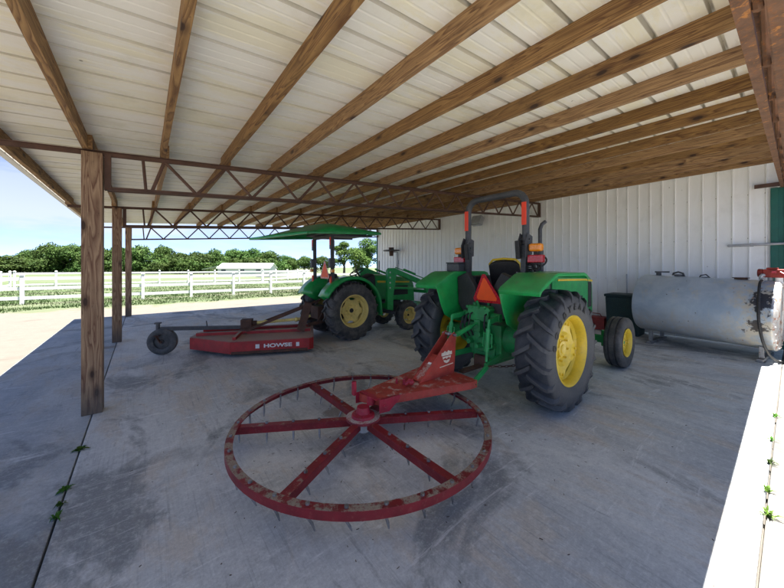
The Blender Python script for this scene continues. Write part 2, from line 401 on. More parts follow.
def m_leaf(name, c1, c2, tr=.25):
    t = NT(name); P = t.geo.outputs['Position']; oi = t.n('ShaderNodeObjectInfo')
    col = t.mix(t.step(t.noise(P, .45, 3, .6), .35, .65), c1, c2)
    col = t.mix(t.noise(P, 3, 2, .6), col, tuple(x * .7 for x in c1))
    hs = t.n('ShaderNodeHueSaturation'); t.l(col, hs.inputs['Color'])
    t.l(t.math('ADD', .75, t.math('MULTIPLY', oi.outputs['Random'], .55)), hs.inputs['Value'])
    t.l(t.math('ADD', .485, t.math('MULTIPLY', oi.outputs['Random'], .03)), hs.inputs['Hue'])
    t.set(Base_Color=hs.outputs[0], Roughness=.7); t.b.inputs['Specular IOR Level'].default_value = .12
    tb = t.n('ShaderNodeBsdfTranslucent'); t.l(hs.outputs[0], tb.inputs[0])
    mx = t.n('ShaderNodeMixShader'); mx.inputs[0].default_value = tr
    t.l(t.b.outputs[0], mx.inputs[1]); t.l(tb.outputs[0], mx.inputs[2]); t.l(mx.outputs[0], t.out.inputs[0])
    return t.m
M['leaf'] = m_leaf('oak_leaves', (.035, .075, .016), (.085, .135, .032))
M['leaf_light'] = m_leaf('light_leaves', (.06, .11, .025), (.13, .19, .045), .3)
M['blade'] = m_leaf('grass_blades', (.025, .055, .013), (.06, .08, .026), .3)
M['weed'] = m_leaf('weed_leaves', (.06, .15, .02), (.13, .26, .04), .3)
M['bark'] = paint('bark', (.12, .09, .065), .9, var=.3, bump=.5)
M['house_wall'] = paint('pale_siding', (.75, .74, .70), .6, var=.06)
M['house_roof'] = m_sheet('pale_green_roof', (.42, .52, .44), (.62, .66, .58), .6, 'x')
M['glass_dark'] = paint('dark_window_glass', (.05, .06, .07), .1, var=.1, dirt_amt=0)

# ------------------------------------------------------------------ camera
yaw = math.atan2(249, 316)
cam = bpy.data.cameras.new('camera'); co = bpy.data.objects.new('camera', cam); COL.objects.link(co)
CAMH = 1.7
co.location = (0, 0, CAMH); co.rotation_euler = (PI / 2, 0, -yaw)
cam.sensor_width = 36; cam.lens = 36 * 316 / 784; cam.shift_y = -27.5 / 784; cam.clip_start = .05; cam.clip_end = 2000
S.camera = co

# ------------------------------------------------------------------ ground
def terrain():
    b = MB(); xs = [-900, -400, -200, -120, -80] + list(range(-60, 61, 6)) + [80, 120, 200, 400, 900]
    ys = [-900, -300, -100, -40, -20, -5] + list(range(0, 46, 3)) + [50, 56, 62, 70, 80, 95, 110, 130, 160, 200, 300, 500, 900]
    def h(x, y):
        z = -.07
        d = min(1, max(0, (y - 42) / 70.)); z -= 1.1 * d * d * (3 - 2 * d)
        return z
    nx = len(xs)
    for y in ys:
        for x in xs: b.v.append((x, y, h(x, y)))
    for j in range(len(ys) - 1):
        for i in range(nx - 1): b.f.append((j * nx + i, j * nx + i + 1, (j + 1) * nx + i + 1, (j + 1) * nx + i))
    o = b.build('ground', M['ground'], fixn=False); tag(o, kind='structure')
    return h
gh = terrain()
YN, YF, XP, XW = .12, 14.35, -.46, 10.1
def slab(name, x0, x1, y0, y1, m):
    b = MB(); b.box(((x0 + x1) / 2, (y0 + y1) / 2, -.075), (x1 - x0, y1 - y0, .15)); o = b.build(name, m, bevel=.006)
    tag(o, kind='structure'); return o
slab('floor', XP + .006, XW + .3, YN + .006, YF, M['floor'])
slab('apron', -1.75, XP - .006, -4, YF, M['apron'])
slab('pavement', XP + .006, XW - .02, -4, YN - .006, M['apron_pale'])

# ------------------------------------------------------------------ lean-to shelter
ztop = lambda x: 3.05 + .066 * (x - XP)      # top of the trusses
lean = empty('open_shelter', (XP, 5.07, 0))
tag(lean, 'open lean-to shelter with timber purlins, brown steel trusses and ribbed cream sheet roof', 'shelter')
def L(o): o.parent = lean; o.matrix_parent_inverse = Matrix.Translation((-XP, -5.07, 0)); return o
TY = [.09, 5.07, 9.45, 14.05]; PX = [-1.22 + .72 * k for k in range(16)]
# posts
for i, y in enumerate(TY[1:]):
    pw = (.182, .165, .165)[i]; b = MB(); b.box((0, 0, 0), (pw, pw, ztop(XP) - .03))
    o = b.build('post', M['post'], bevel=.006); o.location = (XP + (0, 0, .07)[i], y, (ztop(XP) - .03) / 2); L(o)
# trusses
def truss(y, mch, mweb, wd=1.0):
    x0, x1 = -1.25, XW - .03; D = .45; xs = XP + .13
    def P(x, dz, dy=0): return (x, y + dy, ztop(x) + dz)
    b = MB()
    for s in (-1, 1):
        b.bar(P(x0, -.022, s * .022), P(x1, -.022, s * .022), .006, .044)
        b.bar(P(x0, -.003, s * (.025 + .019 * wd)), P(x1, -.003, s * (.025 + .019 * wd)), .038 * wd, .005)
    top = b.build('top_chord', mch)
    tr = top
    L(tr); tr.name = 'truss'
    b = MB()
    for s in (-1, 1):
        b.bar(P(xs, -D + .018, s * .022), P(x1, -D + .018, s * .022), .006, .042)
        b.bar(P(xs, -D - .003, s * (.025 + .019 * wd)), P(x1, -D - .003, s * (.025 + .019 * wd)), .038 * wd, .005)
    o = b.build('bottom_chord', mch); o.parent = tr
    for q_ in (xs, x1 - .03):
        b = MB(); b.box((q_, y, ztop(q_) - D / 2 - .01), (.06, .075, D - .02)); o = b.build('end_plate', mch); o.parent = tr
    b = MB(); b.tube([P(xs + .33, -.03), P(xs + .36, -D + .02)], .017, 8)
    nodes = [(xs + .42, -D + .02)]
    tops = [x for x in PX if x > xs + .3 and x < x1 - .1]
    for x in tops: nodes += [(x, -.03), (x + .36, -D + .02)]
    for (a, da), (c, dc) in zip(nodes[:-1], nodes[1:]):
        if c > x1 - .02: break
        b.tube([P(a, da), P(c, dc)], .020, 8)
    o = b.build('web', mweb); o.parent = tr
    for x in PX:
        b = MB()
        if x > 10: continue
        if abs(x - XP) < .01: continue
        b.box((x + .045, y, ztop(x) + .06), (.006, .08, .12)); b.box((x + .06, y, ztop(x) + .006), (.05, .08, .006))
        if x < XW - .2:
            o = b.build('purlin_clip', mweb); o.parent = tr
    return tr
for i, y in enumerate(TY): truss(y, M['truss_rust'] if i == 0 else M['truss'], M['truss_rust'] if i == 0 else M['truss'], 1.1)
# purlins (2x6 on edge); lapped at the trusses
for k, x in enumerate(PX):
    sp = [(.02, TY[1] + .12), (TY[1] - .12, TY[2] + .12), (TY[2] - .12, 14.25)]
    for j, (a, c) in enumerate(sp):
        dx = .021 * (1 if j % 2 else -1)
        b = MB(); Ln = c - a; n = 6; ht = .15
        w = .052; sag = [random.uniform(-.004, .004) for _ in range(n + 1)]
        vs = []; fs = []
        for i in range(n + 1):
            yy = -Ln / 2 + Ln * i / n
            for (px, pz) in ((-w / 2, 0), (w / 2, 0), (w / 2, ht), (-w / 2, ht)): vs.append((px + sag[i], yy, pz))
        for i in range(n):
            for q in range(4):
                q2 = (q + 1) % 4; fs.append((i * 4 + q, i * 4 + q2, i * 4 + 4 + q2, i * 4 + 4 + q))
        fs += [(0, 1, 2, 3), tuple(n * 4 + q for q in (3, 2, 1, 0))]
        b.add(vs, fs)
        o = b.build('purlin', M['purlin'], bevel=.002, angle=50)
        o.location = (x + dx, (a + c) / 2, ztop(x + dx) + .001); L(o)
# roof sheet, ribs along x
def ribbed(p, L_, pitch, rib_h, rib_w, minor=True):
    """profile samples (s, h) along the sheet"""
    out = []; s = p
    while s < L_:
        out += [(s, 0), (s + .007, rib_h), (s + .007 + rib_w, rib_h), (s + .014 + rib_w, 0)]
        if minor:
            for q in (1, 2):
                c = s + rib_w + .014 + (pitch - rib_w - .014) * q / 3
                out += [(c - .012, 0), (c - .004, .002), (c + .004, .002), (c + .012, 0)]
        s += pitch
    out = [(a, h) for a, h in out if a <= L_]
    return out
xa, xb = -1.36, XW - .01; prof = ribbed(.02, 14.30, .305, .048, .020)
b = MB(); zr = lambda x: ztop(x) + .1522
b.strip([(xa, y, zr(xa) + h) for y, h in prof], [(xb, y, zr(xb) + h) for y, h in prof])
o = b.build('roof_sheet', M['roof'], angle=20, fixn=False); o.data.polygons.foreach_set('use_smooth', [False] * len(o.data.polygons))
sm = o.modifiers.new('solid', 'SOLIDIFY'); sm.thickness = .0012; sm.offset = 1
L(o)
b = MB(); b.box((xa - .012, 7.16, zr(xa) - .03), (.02, 14.28, .10)); b.box((xa + .02, 7.16, zr(xa) - .082), (.07, 14.28, .006)); L(b.build('eave_trim', M['trim'], bevel=.002))

# ------------------------------------------------------------------ barn
barn = empty('barn', (XW, 7, 0)); tag(barn, 'large white ribbed metal barn whose side wall closes the right of the shelter', 'barn')
def BP(o): o.parent = barn; o.matrix_parent_inverse = Matrix.Translation((-XW, -7, 0)); return o
def vwall(p0, p1, z0, z1, outward, name, pitch=.238):
    p0 = Vector((*p0, 0)); p1 = Vector((*p1, 0)); d = (p1 - p0); Ln = d.length; d.normalize(); o3 = Vector((*outward, 0))
    pr = [(0, 0)] + ribbed(.05, Ln, pitch, .024, .018, False) + [(Ln, 0)]
    b = MB(); lo = [p0 + d * s + o3 * h + Vector((0, 0, z0)) for s, h in pr]; hi = [p + Vector((0, 0, z1 - z0)) for p in lo]
    b.strip(lo, hi); ob = b.build(name, M['wall'], angle=20, fixn=False); ob.data.polygons.foreach_set('use_smooth', [False] * len(ob.data.polygons))
    m = ob.modifiers.new('solid', 'SOLIDIFY'); m.thickness = .001; m.offset = 0
    return BP(ob)
vwall((XW, .27), (XW, 14.1), .02, 4.7, (-1, 0), 'wall')
vwall((XW, -8), (XW, .27), 3.3, 4.7, (-1, 0), 'wall')
vwall((XW, 14.12), (XW + 12, 14.12), .02, 4.7, (0, 1), 'wall')
b = MB(); b.box((XW - .008, 14.11, 2.35), (.06, .06, 4.7)); BP(b.build('corner_trim', M['door']))
b = MB(); b.prism([(XW - .5, 4.66), (XW + 6, 6.5), (XW + 12.5, 4.66), (XW + 12.5, 4.74), (XW + 6, 6.6), (XW - .5, 4.74)], -8.3, 14.5, 'xz'); BP(b.build('roof', M['house_roof']))
b = MB(); b.box((XW - .024, .235, 1.65), (.06, .10, 3.29)); BP(b.build('door_frame', M['door'], bevel=.003))
b = MB(); b.box((XW + .03, -2.2, 1.68), (.04, 4.84, 3.3))
for k in range(8): b.box((XW + .005, .1 - .6 * k, 1.68), (.012, .03, 3.3))
dr = BP(b.build('sliding_door', M['door'], bevel=.003))
b = MB(); b.box((XW - .06, -2, 3.36), (.08, 5, .07)); BP(b.build('door_track', M['truss']))

# steel bar on the wall in front of the door
b = MB(); b.tube([(XW - .09, .86, 2.15), (XW - .09, -1.4, 2.17)], .026, 12); b.sph((XW - .09, .86, 2.15), .03)
o = b.build('steel_bar', M['galv']); tag(o, 'horizontal grey steel bar across the white wall and green door above the fuel tank', 'bar')
b = MB(); b.cyl((XW - .09, .56, 2.152), (XW - .09, .51, 2.152), .036); o2 = b.build('clamp', M['galv'], o)
b = MB(); b.box((XW - .055, .70, 2.15), (.08, .03, .05)); b.box((XW - .055, -.9, 2.16), (.08, .03, .05)); b.build('bracket', M['galv'], o)

# wall floodlights
def wlight(y, z, wide, label):
    r = empty('wall_light', (XW, y, z)); tag(r, label, 'wall light', 'outdoor lights on the barn wall')
    if wide:
        b = MB(); b.lathe([(0, .02), (.0, .30), (-.03, .33), (-.05, .31), (-.02, .12), (.06, .09)], (-.45, 0, 0), 'z', 28); b.xf(Matrix.Translation((-.0, 0, 0)) @ Matrix.Diagonal((1.0, 1.6, 1.2, 1))); b.build('reflector', M['grey_steel'], r)
        b = MB(); b.cyl((-.45, 0, .12), (-.45, 0, -.30), .13, .09); b.build('housing', M['rust_dark'], r, bevel=.008)
        b = MB(); b.tube([(-.01, 0, -1.0), (-.06, 0, -.95), (-.06, 0, -.1), (-.4, 0, -.1)], .04, 10); b.box((-.03, 0, -.6), (.05, .12, .2)); b.build('bracket', M['galv'], r)
    else:
        b = MB(); b.box((-.22, 0, 0), (.22, .42, .34), Matrix.Rotation(R(25), 3, 'Y')); b.build('housing', M['galv'], r, bevel=.02)
        b = MB(); b.box((-.325, 0, -.055), (.012, .34, .26), Matrix.Rotation(R(25), 3, 'Y')); b.build('lens', M['galv'], r, bevel=.004)
        b = MB(); b.box((-.06, 0, .05), (.12, .05, .05)); b.build('bracket', M['grey_steel'], r)
wlight(12.3, 2.52, True, 'wide dark lamp on a bracket on the white wall behind the loader tractor')
wlight(7.35, 3.42, False, 'boxy grey floodlight high on the white wall behind the arched roll bar')

# ------------------------------------------------------------------ fences
def fence(p0, p1, n, label, cat='fence', gh_=True):
    p0 = Vector((*p0, 0)); p1 = Vector((*p1, 0)); d = p1 - p0
    r = empty('rail_fence', (p0.x, p0.y, gh(p0.x, p0.y))); tag(r, label, 'fence', 'white board fences of the paddocks')
    z0 = gh(p0.x, p0.y)
    for i in range(n + 1):
        q = d * i / n; z = gh(p0.x + q.x, p0.y + q.y) - z0
        b = MB(); b.box((0, 0, .66), (.13, .13, 1.40)); b.box((0, 0, 1.37), (.15, .15, .02))
        b.add([(-.075, -.075, 1.38), (.075, -.075, 1.38), (.075, .075, 1.38), (-.075, .075, 1.38), (0, 0, 1.43)], [(0, 1, 4), (1, 2, 4), (2, 3, 4), (3, 0, 4)])
        o = b.build('post', M['white'], r); o.location = (q.x, q.y, z); o.rotation_euler = (0, 0, math.atan2(d.y, d.x) + random.uniform(-.01, .01))
    for k, hz in enumerate((.30, .75, 1.20)):
        b = MB()
        for i in range(n):
            q0 = d * i / n; q1 = d * (i + 1) / n
            za = gh(p0.x + q0.x, p0.y + q0.y) - z0 + hz; zb = gh(p0.x + q1.x, p0.y + q1.y) - z0 + hz
            e = d.normalized() * .066
            b.bar(q0 + e + Vector((0, 0, za + random.uniform(-.008, .008))), q1 - e + Vector((0, 0, zb + random.uniform(-.008, .008))), .04, .15)
        b.build('rail', M['white'], r)
    return r
fence((-6.6, 22.3), (13.2, 20.7), 9, 'nearest white three rail fence along the grass strip beyond the sand')
fence((-7.6, 24.9), (-8.1, 37.6), 5, 'white side fence running away at the left edge between the two long fences')
fence((-8.0, 38.2), (10.5, 36.9), 8, 'farther white fence parallel to the near one across the paddock')
fence((10.6, 36.9), (20.5, 45), 5, 'short far white fence angling away to the right toward the round pen')
fence((-6.8, 22.4), (-19, 25.5), 5, 'white fence turning outward at the left edge of the paddock')

# ------------------------------------------------------------------ grass (stuff)
def grass():
    n = 52000; vs = []; fs = []
    k = 0
    while k < n:
        y = 18 + 26 * random.random() ** 1.7; x = random.uniform(-12, 16) if y < 28 else random.uniform(-16, 22)
        g = noise.noise(Vector((x * .25, y * .5, 0))) + .5 * noise.noise(Vector((x * 1.3, y * 1.3, 4)))
        if y < 18.6 + 1.2 * noise.noise(Vector((x * .5, 3, 1))): continue
        if g < random.uniform(-.5, .25): k += 0 if random.random() < .9 else 1; continue
        z = gh(x, y); h = random.uniform(.04, .13); a = random.uniform(0, 2 * PI); w = .014
        dx, dy = math.cos(a) * w, math.sin(a) * w; lx, ly = random.uniform(-.05, .05), random.uniform(-.05, .05)
        i = len(vs); vs += [(x - dx, y - dy, z), (x + dx, y + dy, z), (x + lx, y + ly, z + h)]; fs.append((i, i + 1, i + 2)); k += 1
    b = MB(); b.v = vs; b.f = fs; o = b.build('grass', M['blade'], fixn=False); tag(o, 'short patchy grass growing around the white fences', 'grass', kind='stuff')
grass()

# ------------------------------------------------------------------ trees
def leafmesh(name, blobs, nleaf, size, mat):
    vs = np.zeros((nleaf * 4, 3)); 
    w = np.array([b_[3] ** 2 for b_ in blobs]); w = w / w.sum()
    idx = rng.choice(len(blobs), nleaf, p=w); B = np.array(blobs)[idx]
    dirn = rng.normal(size=(nleaf, 3)); dirn[:, 2] = np.abs(dirn[:, 2]) * np.where(rng.random(nleaf) < .78, 1, -1)
    dirn /= np.linalg.norm(dirn, axis=1)[:, None]
    # clumped radius for an uneven outline
    rr = np.array([1 + .34 * noise.noise(Vector(tuple(d * 2.6 + B[i, :3]))) + .16 * noise.noise(Vector(tuple(d * 6.5 + B[i, :3]))) for i, d in enumerate(dirn)])
    rad = B[:, 3] * rr * (1 - .38 * rng.random(nleaf) ** 2)
    c = B[:, :3] + dirn * rad[:, None] * np.array([1, 1, .8])
    nrm = dirn + rng.normal(size=(nleaf, 3)) * .55; nrm /= np.linalg.norm(nrm, axis=1)[:, None]
    a = np.cross(nrm, rng.normal(size=(nleaf, 3))); a /= np.linalg.norm(a, axis=1)[:, None]; bb = np.cross(nrm, a)
    sz = size * rng.uniform(.5, 1.2, nleaf)[:, None]
    vs[0::4] = c - a * sz; vs[1::4] = c - bb * sz * .6; vs[2::4] = c + a * sz; vs[3::4] = c + bb * sz * .6
    me = bpy.data.meshes.new(name); me.from_pydata(vs.tolist(), [], [(4 * i, 4 * i + 1, 4 * i + 2, 4 * i + 3) for i in range(nleaf)])
    me.materials.append(mat); return me
def make_tree(H, W, nleaf, size, mat, seed, loose=False, low=.22):
    random.seed(seed); blobs = []; nb = 13 if not loose else 15
    r = empty('tree', (0, 0, 0)); limbs = []
    for i in range(nb):
        a = random.uniform(0, 2 * PI); q = random.random() ** .6 * W * .34; z = random.uniform(low + .14, .84) * H
        sh = 1 - .55 * max(0, (z / H - .5)) * 2
        blobs.append((q * sh * math.cos(a), q * sh * math.sin(a), z, random.uniform(.13, .2) * W * (.8 if loose else 1)))
        limbs.append(blobs[-1][:3])
    blobs.append((0, 0, H * .6, W * .24)); blobs.append((0, 0, H * .82, W * .17))
    b = MB(); b.tube([(0, 0, -.3), (.02, 0, .4), (.1, .05, H * .25), (.0, .1, H * .5), (0, 0, H * .75)], [H * .045, H * .035, H * .028, H * .02, H * .008], 9)
    for l in limbs[:9]:
        s0 = Vector((.05, .05, H * random.uniform(.18, .4))); e = Vector(l); mid = s0.lerp(e, .5) + Vector((0, 0, -.04 * H))
        b.tube([s0, mid, e], [H * .014, H * .009, H * .003], 6)
    b.build('trunk', M['bark'], r)
    me = leafmesh('crown', blobs, nleaf, size, mat); o = bpy.data.objects.new('crown', me); COL.objects.link(o); o.parent = r
    return r
def wpt(px, Z):     # world xy of a picture column at depth Z
    X = (px - 392) / 316 * Z; c, s = math.cos(yaw), math.sin(yaw); return X * c + Z * s, -X * s + Z * c
protos = [make_tree(10, 17, 9000, .36, M['leaf'], s, low=.04) for s in (11, 23, 37, 41)]
used = set(); 
TREES = [ # px, Z, height, width scale, proto
 (-14, 118, 6.4, 1.1, 0), (10, 120, 6.6, 1.15, 1), (30, 134, 9.2, .9, 2), (51, 128, 11.5, 1.1, 3), (72, 130, 11.0, 1.05, 0), (100, 128, 9.8, 1.0, 1),
 (118, 134, 10.5, .95, 2), (141, 126, 10.6, 1.05, 3), (163, 138, 11.0, .9, 0), (180, 128, 7.9, .95, 1), (196, 130, 8.3, .9, 2),
 (215, 140, 9.9, .95, 3), (234, 150, 10.2, 1.0, 0), (254, 146, 10.4, .95, 1), (270, 150, 9.6, .9, 2), (284, 158, 8.0, .8, 3),
 (293, 150, 6.4, .55, 1), (304, 142, 7.0, .65, 2), (322, 150, 7.2, .55, 0)]
words = ['low bushy dark tree at the far left edge of the treeline', 'rounded dark tree second from the left end of the treeline', 'tree in the dip left of the tallest trees in the line',
 'tallest rounded tree left of the nearest timber post', 'broad full tree just left of the nearest timber post', 'tree showing just right of the nearest timber post',
 'tree seen between the second and third timber posts', 'wide pale crowned tree right of the third timber post', 'tall dark tree left of the low dip in the treeline',
 'lower bright green tree in the dip left of the pale green building', 'lower tree just left of the pale green roofed building', 'dark tree rising behind the left gable of the far building',
 'broad tree behind the middle of the far building', 'tree behind the right half of the far building roof', 'tree past the right end of the far building',
 'shorter tree ending the unbroken treeline on the right', 'small round lone tree first past the treeline', 'round tree left of the far roof post of the tractor with canopy',
 'small dark tree seen between the canopy posts of the rear tractor']
random.seed(3)
for (px, Z, H, w, k), lb in zip(TREES, words):
    o = protos[k] if k not in used else copy_tree(protos[k]); used.add(k)
    x, y = wpt(px, Z); o.location = (x, y, gh(x, y)); o.rotation_euler = (0, 0, random.uniform(0, 6.28)); o.scale = (w, w, H / 10 * 1.04)
    tag(o, lb, 'tree', 'trees of the far treeline')
back = empty('tmp')
bpy.data.objects.remove(back)
# understorey of the treeline: separate low bushes
bp = make_tree(5.0, 10, 2600, .33, M['leaf'], 77, low=.02); bp.name = 'bush'
first = True
for i, px in enumerate(range(-14, 292, 13)):
    o = bp if first else copy_tree(bp); first = False
    x, y = wpt(px + random.uniform(-3, 3), random.uniform(122, 130)); o.location = (x, y, gh(x, y)); o.rotation_euler = (0, 0, random.uniform(0, 6)); s = random.uniform(.8, 1.3); o.scale = (1.1 * s, 1.1 * s, s)
    tag(o, 'low dark bush filling the foot of the distant treeline', 'bush', 'bushes at the foot of the treeline')
t1 = make_tree(7.6, 6.4, 5200, .17, M['leaf_light'], 91, loose=True, low=.1); x, y = wpt(344, 66); t1.location = (x, y, gh(x, y)); tag(t1, 'airy light green tree seen behind the canopy tractor', 'tree')
t2 = make_tree(8.2, 6.4, 5200, .17, M['leaf'], 92, low=.08); x, y = wpt(367, 64); t2.location = (x, y, gh(x, y)); tag(t2, 'darker tree against the far corner of the white barn wall', 'tree')
t3 = make_tree(5.5, 5.5, 3000, .17, M['leaf_light'], 93, low=.05); x, y = wpt(356, 58); t3.location = (x, y, gh(x, y)); tag(t3, 'short leafy tree low between the airy tree and the barn corner', 'tree')

# far building
x, y = wpt(242, 104); far = empty('farm_building', (x, y, gh(x, y)), -yaw + R(4)); tag(far, 'long low pale building with a light green roof before the trees', 'building')
W_, D_, eh, rh = 20, 7.5, 2.35, 3.75
b = MB(); b.prism([(-D_ / 2, 0), (D_ / 2, 0), (D_ / 2, eh), (0, rh), (-D_ / 2, eh)], -W_ / 2 + 4, W_ / 2, 'yz'); b.build('wall', M['house_wall'], far)
b = MB()
b.prism([(-D_ / 2 - .4, eh - .15), (0, rh + .02), (D_ / 2 + .4, eh - .15), (D_ / 2 + .4, eh), (0, rh + .2), (-D_ / 2 - .4, eh)], -W_ / 2 + 3.7, W_ / 2 + .3, 'yz'); b.build('roof', M['house_roof'], far)
b = MB(); b.prism([(-W_ / 2 - .8, 1.9), (-W_ / 2 + 3.75, 2.9), (-W_ / 2 + 3.75, 3.0), (-W_ / 2 - .8, 2.0)], -D_ / 2, D_ / 2, 'xz'); pr_ = b.build('porch_roof', M['house_roof'], far)
for q in (-3.4, 0, 3.4):
    b = MB(); b.box((-W_ / 2 - .4, q, 1.0), (.2, .2, 2.0)); b.build('porch_post', M['bark'], far)
for q in (-4.2, 1.5, 6.5):
    b = MB(); b.box((q, -D_ / 2 - .03, 1.5), (1.6, .06, 1.1)); wf = b.build('window', M['white'], far)
    b = MB(); b.box((q, -D_ / 2 - .07, 1.5), (1.4, .02, .9)); b.build('pane', M['glass_dark'], wf)
# round pen panels, pale, far right of the paddock
x, y = wpt(284, 62); pen = empty('round_pen', (x, y, gh(x, y))); tag(pen, 'pale round pen with low panels beyond the far fence', 'pen')
b = MB(); b.lathe([(-.0, 5), (1.0, 5), (1.0, 5.05), (0, 5.05)], axis='z', n=36, closed=True); b.build('panel', M['trim'], pen)

# ------------------------------------------------------------------ weeds in the joints
def weed(x, y, sz, kind, label, grp):
    b = MB(); n = 26 if kind else 16
    for i in range(n):
        a = random.uniform(0, 2 * PI); L_ = sz * random.uniform(.5, 1); el = random.uniform(.2, 1.2) if kind else random.uniform(.0, .5)
        w = random.uniform(.003, .007) if kind else random.uniform(.007, .014)
        d = Vector((math.cos(a) * math.cos(el), math.sin(a) * math.cos(el), math.sin(el))); s_ = Vector((-math.sin(a), math.cos(a), 0)) * w
        p0 = Vector((random.uniform(-.012, .012), random.uniform(-.012, .012), 0)); p1 = p0 + d * L_ * .5 + Vector((0, 0, .01)); p2 = p0 + d * L_ + Vector((0, 0, -.25 * L_ * math.cos(el)))
        p2.z = max(p2.z, .004)
        b.add([p0 - s_ * .3, p0 + s_ * .3, p1 + s_, p1 - s_, p2], [(0, 1, 2, 3), (3, 2, 4)])
    o = b.build('weed', M['weed'] if random.random() < .8 else M['blade'], fixn=False, loc=(x, y, .001)); tag(o, label, 'weed', grp); return o
def gpt(px, py, z=0):
    Z = (CAMH - z) * 316 / (py - 266.5); return wpt(px, Z)
wl = ['small weed in the right pavement joint, farthest from the camera', 'dry weed tuft second farthest along the right joint', 'middle weed tuft along the right pavement joint',
      'upright green weed second nearest along the right joint', 'spreading bright green weed nearest along the right joint']
for (px, py, s_, k), lb in zip([(775, 417, .12, 1), (771.5, 441, .11, 1), (770, 464, .12, 1), (767, 492, .11, 1), (769, 517, .17, 1)], wl):
    x, y = gpt(px, py); weed(x, y, s_ * .62, k, lb, 'weeds in the joint at the right')
wl = ['leafy green weed in the left joint, nearest to the timber post', 'middle small weed in the left floor joint', 'small flat weed just below the middle one in the left joint', 'weed nearest to the camera in the left floor joint']
for (px, py, s_, k), lb in zip([(61, 455, .11, 0), (39, 498, .09, 0), (32, 515, .06, 1), (30, 528, .08, 1)], wl):
    x, y = gpt(px, py); weed(XP, y, s_ * .75, k, lb, 'weeds in the joint at the left')

# ------------------------------------------------------------------ wheels
def tyre_mesh(Ro, W, rr, nl, lh, lw=.05, steps=6, slant=.62):
    b = MB(); Rc = Ro - lh; h = W / 2
    pr = [(-h * .80, rr), (-h * .86, rr + .02), (-h * .97, rr + (Rc - rr) * .35), (-h * 1.0, rr + (Rc - rr) * .55), (-h * .96, rr + (Rc - rr) * .8), (-h * .86, Rc - .022), (-h * .6, Rc - .006), (-h * .25, Rc), (0, Rc + .001)]
    pr = pr + [(-a, r) for a, r in reversed(pr[:-1])]
    b.lathe(pr, n=96)
    b.lathe([(-h * .80, rr), (-h * .6, rr - .01), (h * .6, rr - .01), (h * .80, rr)], n=48)
    def rb(a):
        a = abs(a)
        pts = [(q[0] * -1, q[1]) for q in pr[:9]][::-1]
        for (a0, r0), (a1, r1) in zip(pts[:-1], pts[1:]):
            if a0 <= a <= a1: return r0 + (r1 - r0) * (a - a0) / max(1e-6, a1 - a0)
        return pts[-1][1]
    for s in (-1, 1):
        for k in range(nl):
            t0 = 2 * PI * (k + (.5 if s > 0 else 0)) / nl; vs = []
            for i in range(steps + 1):
                u = i / steps; a = -.02 * (1 - u) + u * h * 1.0
                a = max(a, -.02); th = t0 + slant * (a ** 1.15 if a > 0 else a) / Rc * (1.0) * 2.0 * (1 - .25 * u)
                base = rb(min(abs(a), h * .97)) - .012
                top = Ro - (0 if u < .72 else (u - .72) ** 1.6 * .34) ; top = max(top, base + .012)
                if u > .95: top = min(top, Ro - .06)
                wb = lw * (1 - .05 * u) * (1 if u < 1 else .8); wt = wb * .62
                for (w, r) in ((-wb, base - .01), (-wt, top), (wt, top), (wb, base - .01)):
                    t = th + w / 2 / Rc; aa = s * a * (1.0 if r == top else 1.0)
                    vs.append((r * math.cos(t), aa, r * math.sin(t)))
            fs = []
            for i in range(steps):
                for q in range(3): fs.append((i * 4 + q, i * 4 + q + 1, i * 4 + 5 + q, i * 4 + 4 + q))
            fs += [(0, 1, 2, 3), tuple(steps * 4 + q for q in (3, 2, 1, 0))]
            b.add(vs, fs)
    return b
def rib_tyre(Ro, W, rr):
    b = MB(); h = W / 2
    pr = [(-h * .7, rr), (-h * .95, rr + (Ro - rr) * .35), (-h, rr + (Ro - rr) * .6), (-h * .9, Ro - .022), (-h * .76, Ro - .006), (-h * .46, Ro - .002), (-h * .42, Ro - .022), (-h * .30, Ro - .022), (-h * .26, Ro)]
    pr = pr + [(-a, r) for a, r in reversed(pr)]
    b.lathe(pr, n=72); b.lathe([(-h * .7, rr), (h * .7, rr)], n=36); return b
def rim_mesh(rr, W, off=.07, lobes=4, deep=.0):
    """outer face towards -y"""
    b = MB(); h = W / 2 * .80
    b.lathe([(-h - .012, rr + .018), (-h - .018, rr + .006), (-h, rr - .012), (-h + .04, rr - .03), (-h + .09, rr - .035), (-h + .12, rr - .06), (h * .4, rr - .06), (h - .03, rr - .02), (h, rr + .01), (h, rr + .02), (h - .01, rr + .0), (-h, rr + .004)], n=72, closed=True)
    y0 = -h + off; n = 96; ro = []
    for k in range(n):
        t = 2 * PI * k / n; c = math.cos(lobes * t + .4); ro.append((rr - .06) * (.80 + .19 * (1 / (1 + math.exp(-7 * (c + .05))))))
    rings = [(lambda k: ro[k], .0), (lambda k: ro[k] * .93, -.012), (lambda k: (rr) * .52, -.004), (lambda k: rr * .44, .02), (lambda k: rr * .26, .035), (lambda k: rr * .23, .0), (lambda k: .0001, -.002)]
    vs = []; fs = []
    for fn, dy in rings:
        for k in range(n):
            t = 2 * PI * k / n; r = fn(k); vs.append((r * math.cos(t), y0 + dy, r * math.sin(t)))
    for i in range(len(rings) - 1):
        for k in range(n):
            k2 = (k + 1) % n; fs.append((i * n + k, i * n + k2, (i + 1) * n + k2, (i + 1) * n + k))
    nb = len(vs)
    for k in range(n):
        t = 2 * PI * k / n; vs.append((ro[k] * math.cos(t), y0 + .02, ro[k] * math.sin(t)))
    for k in range(n):
        k2 = (k + 1) % n; fs.append((k, k2, nb + k2, nb + k))
    b.add(vs, fs)
    return b, y0
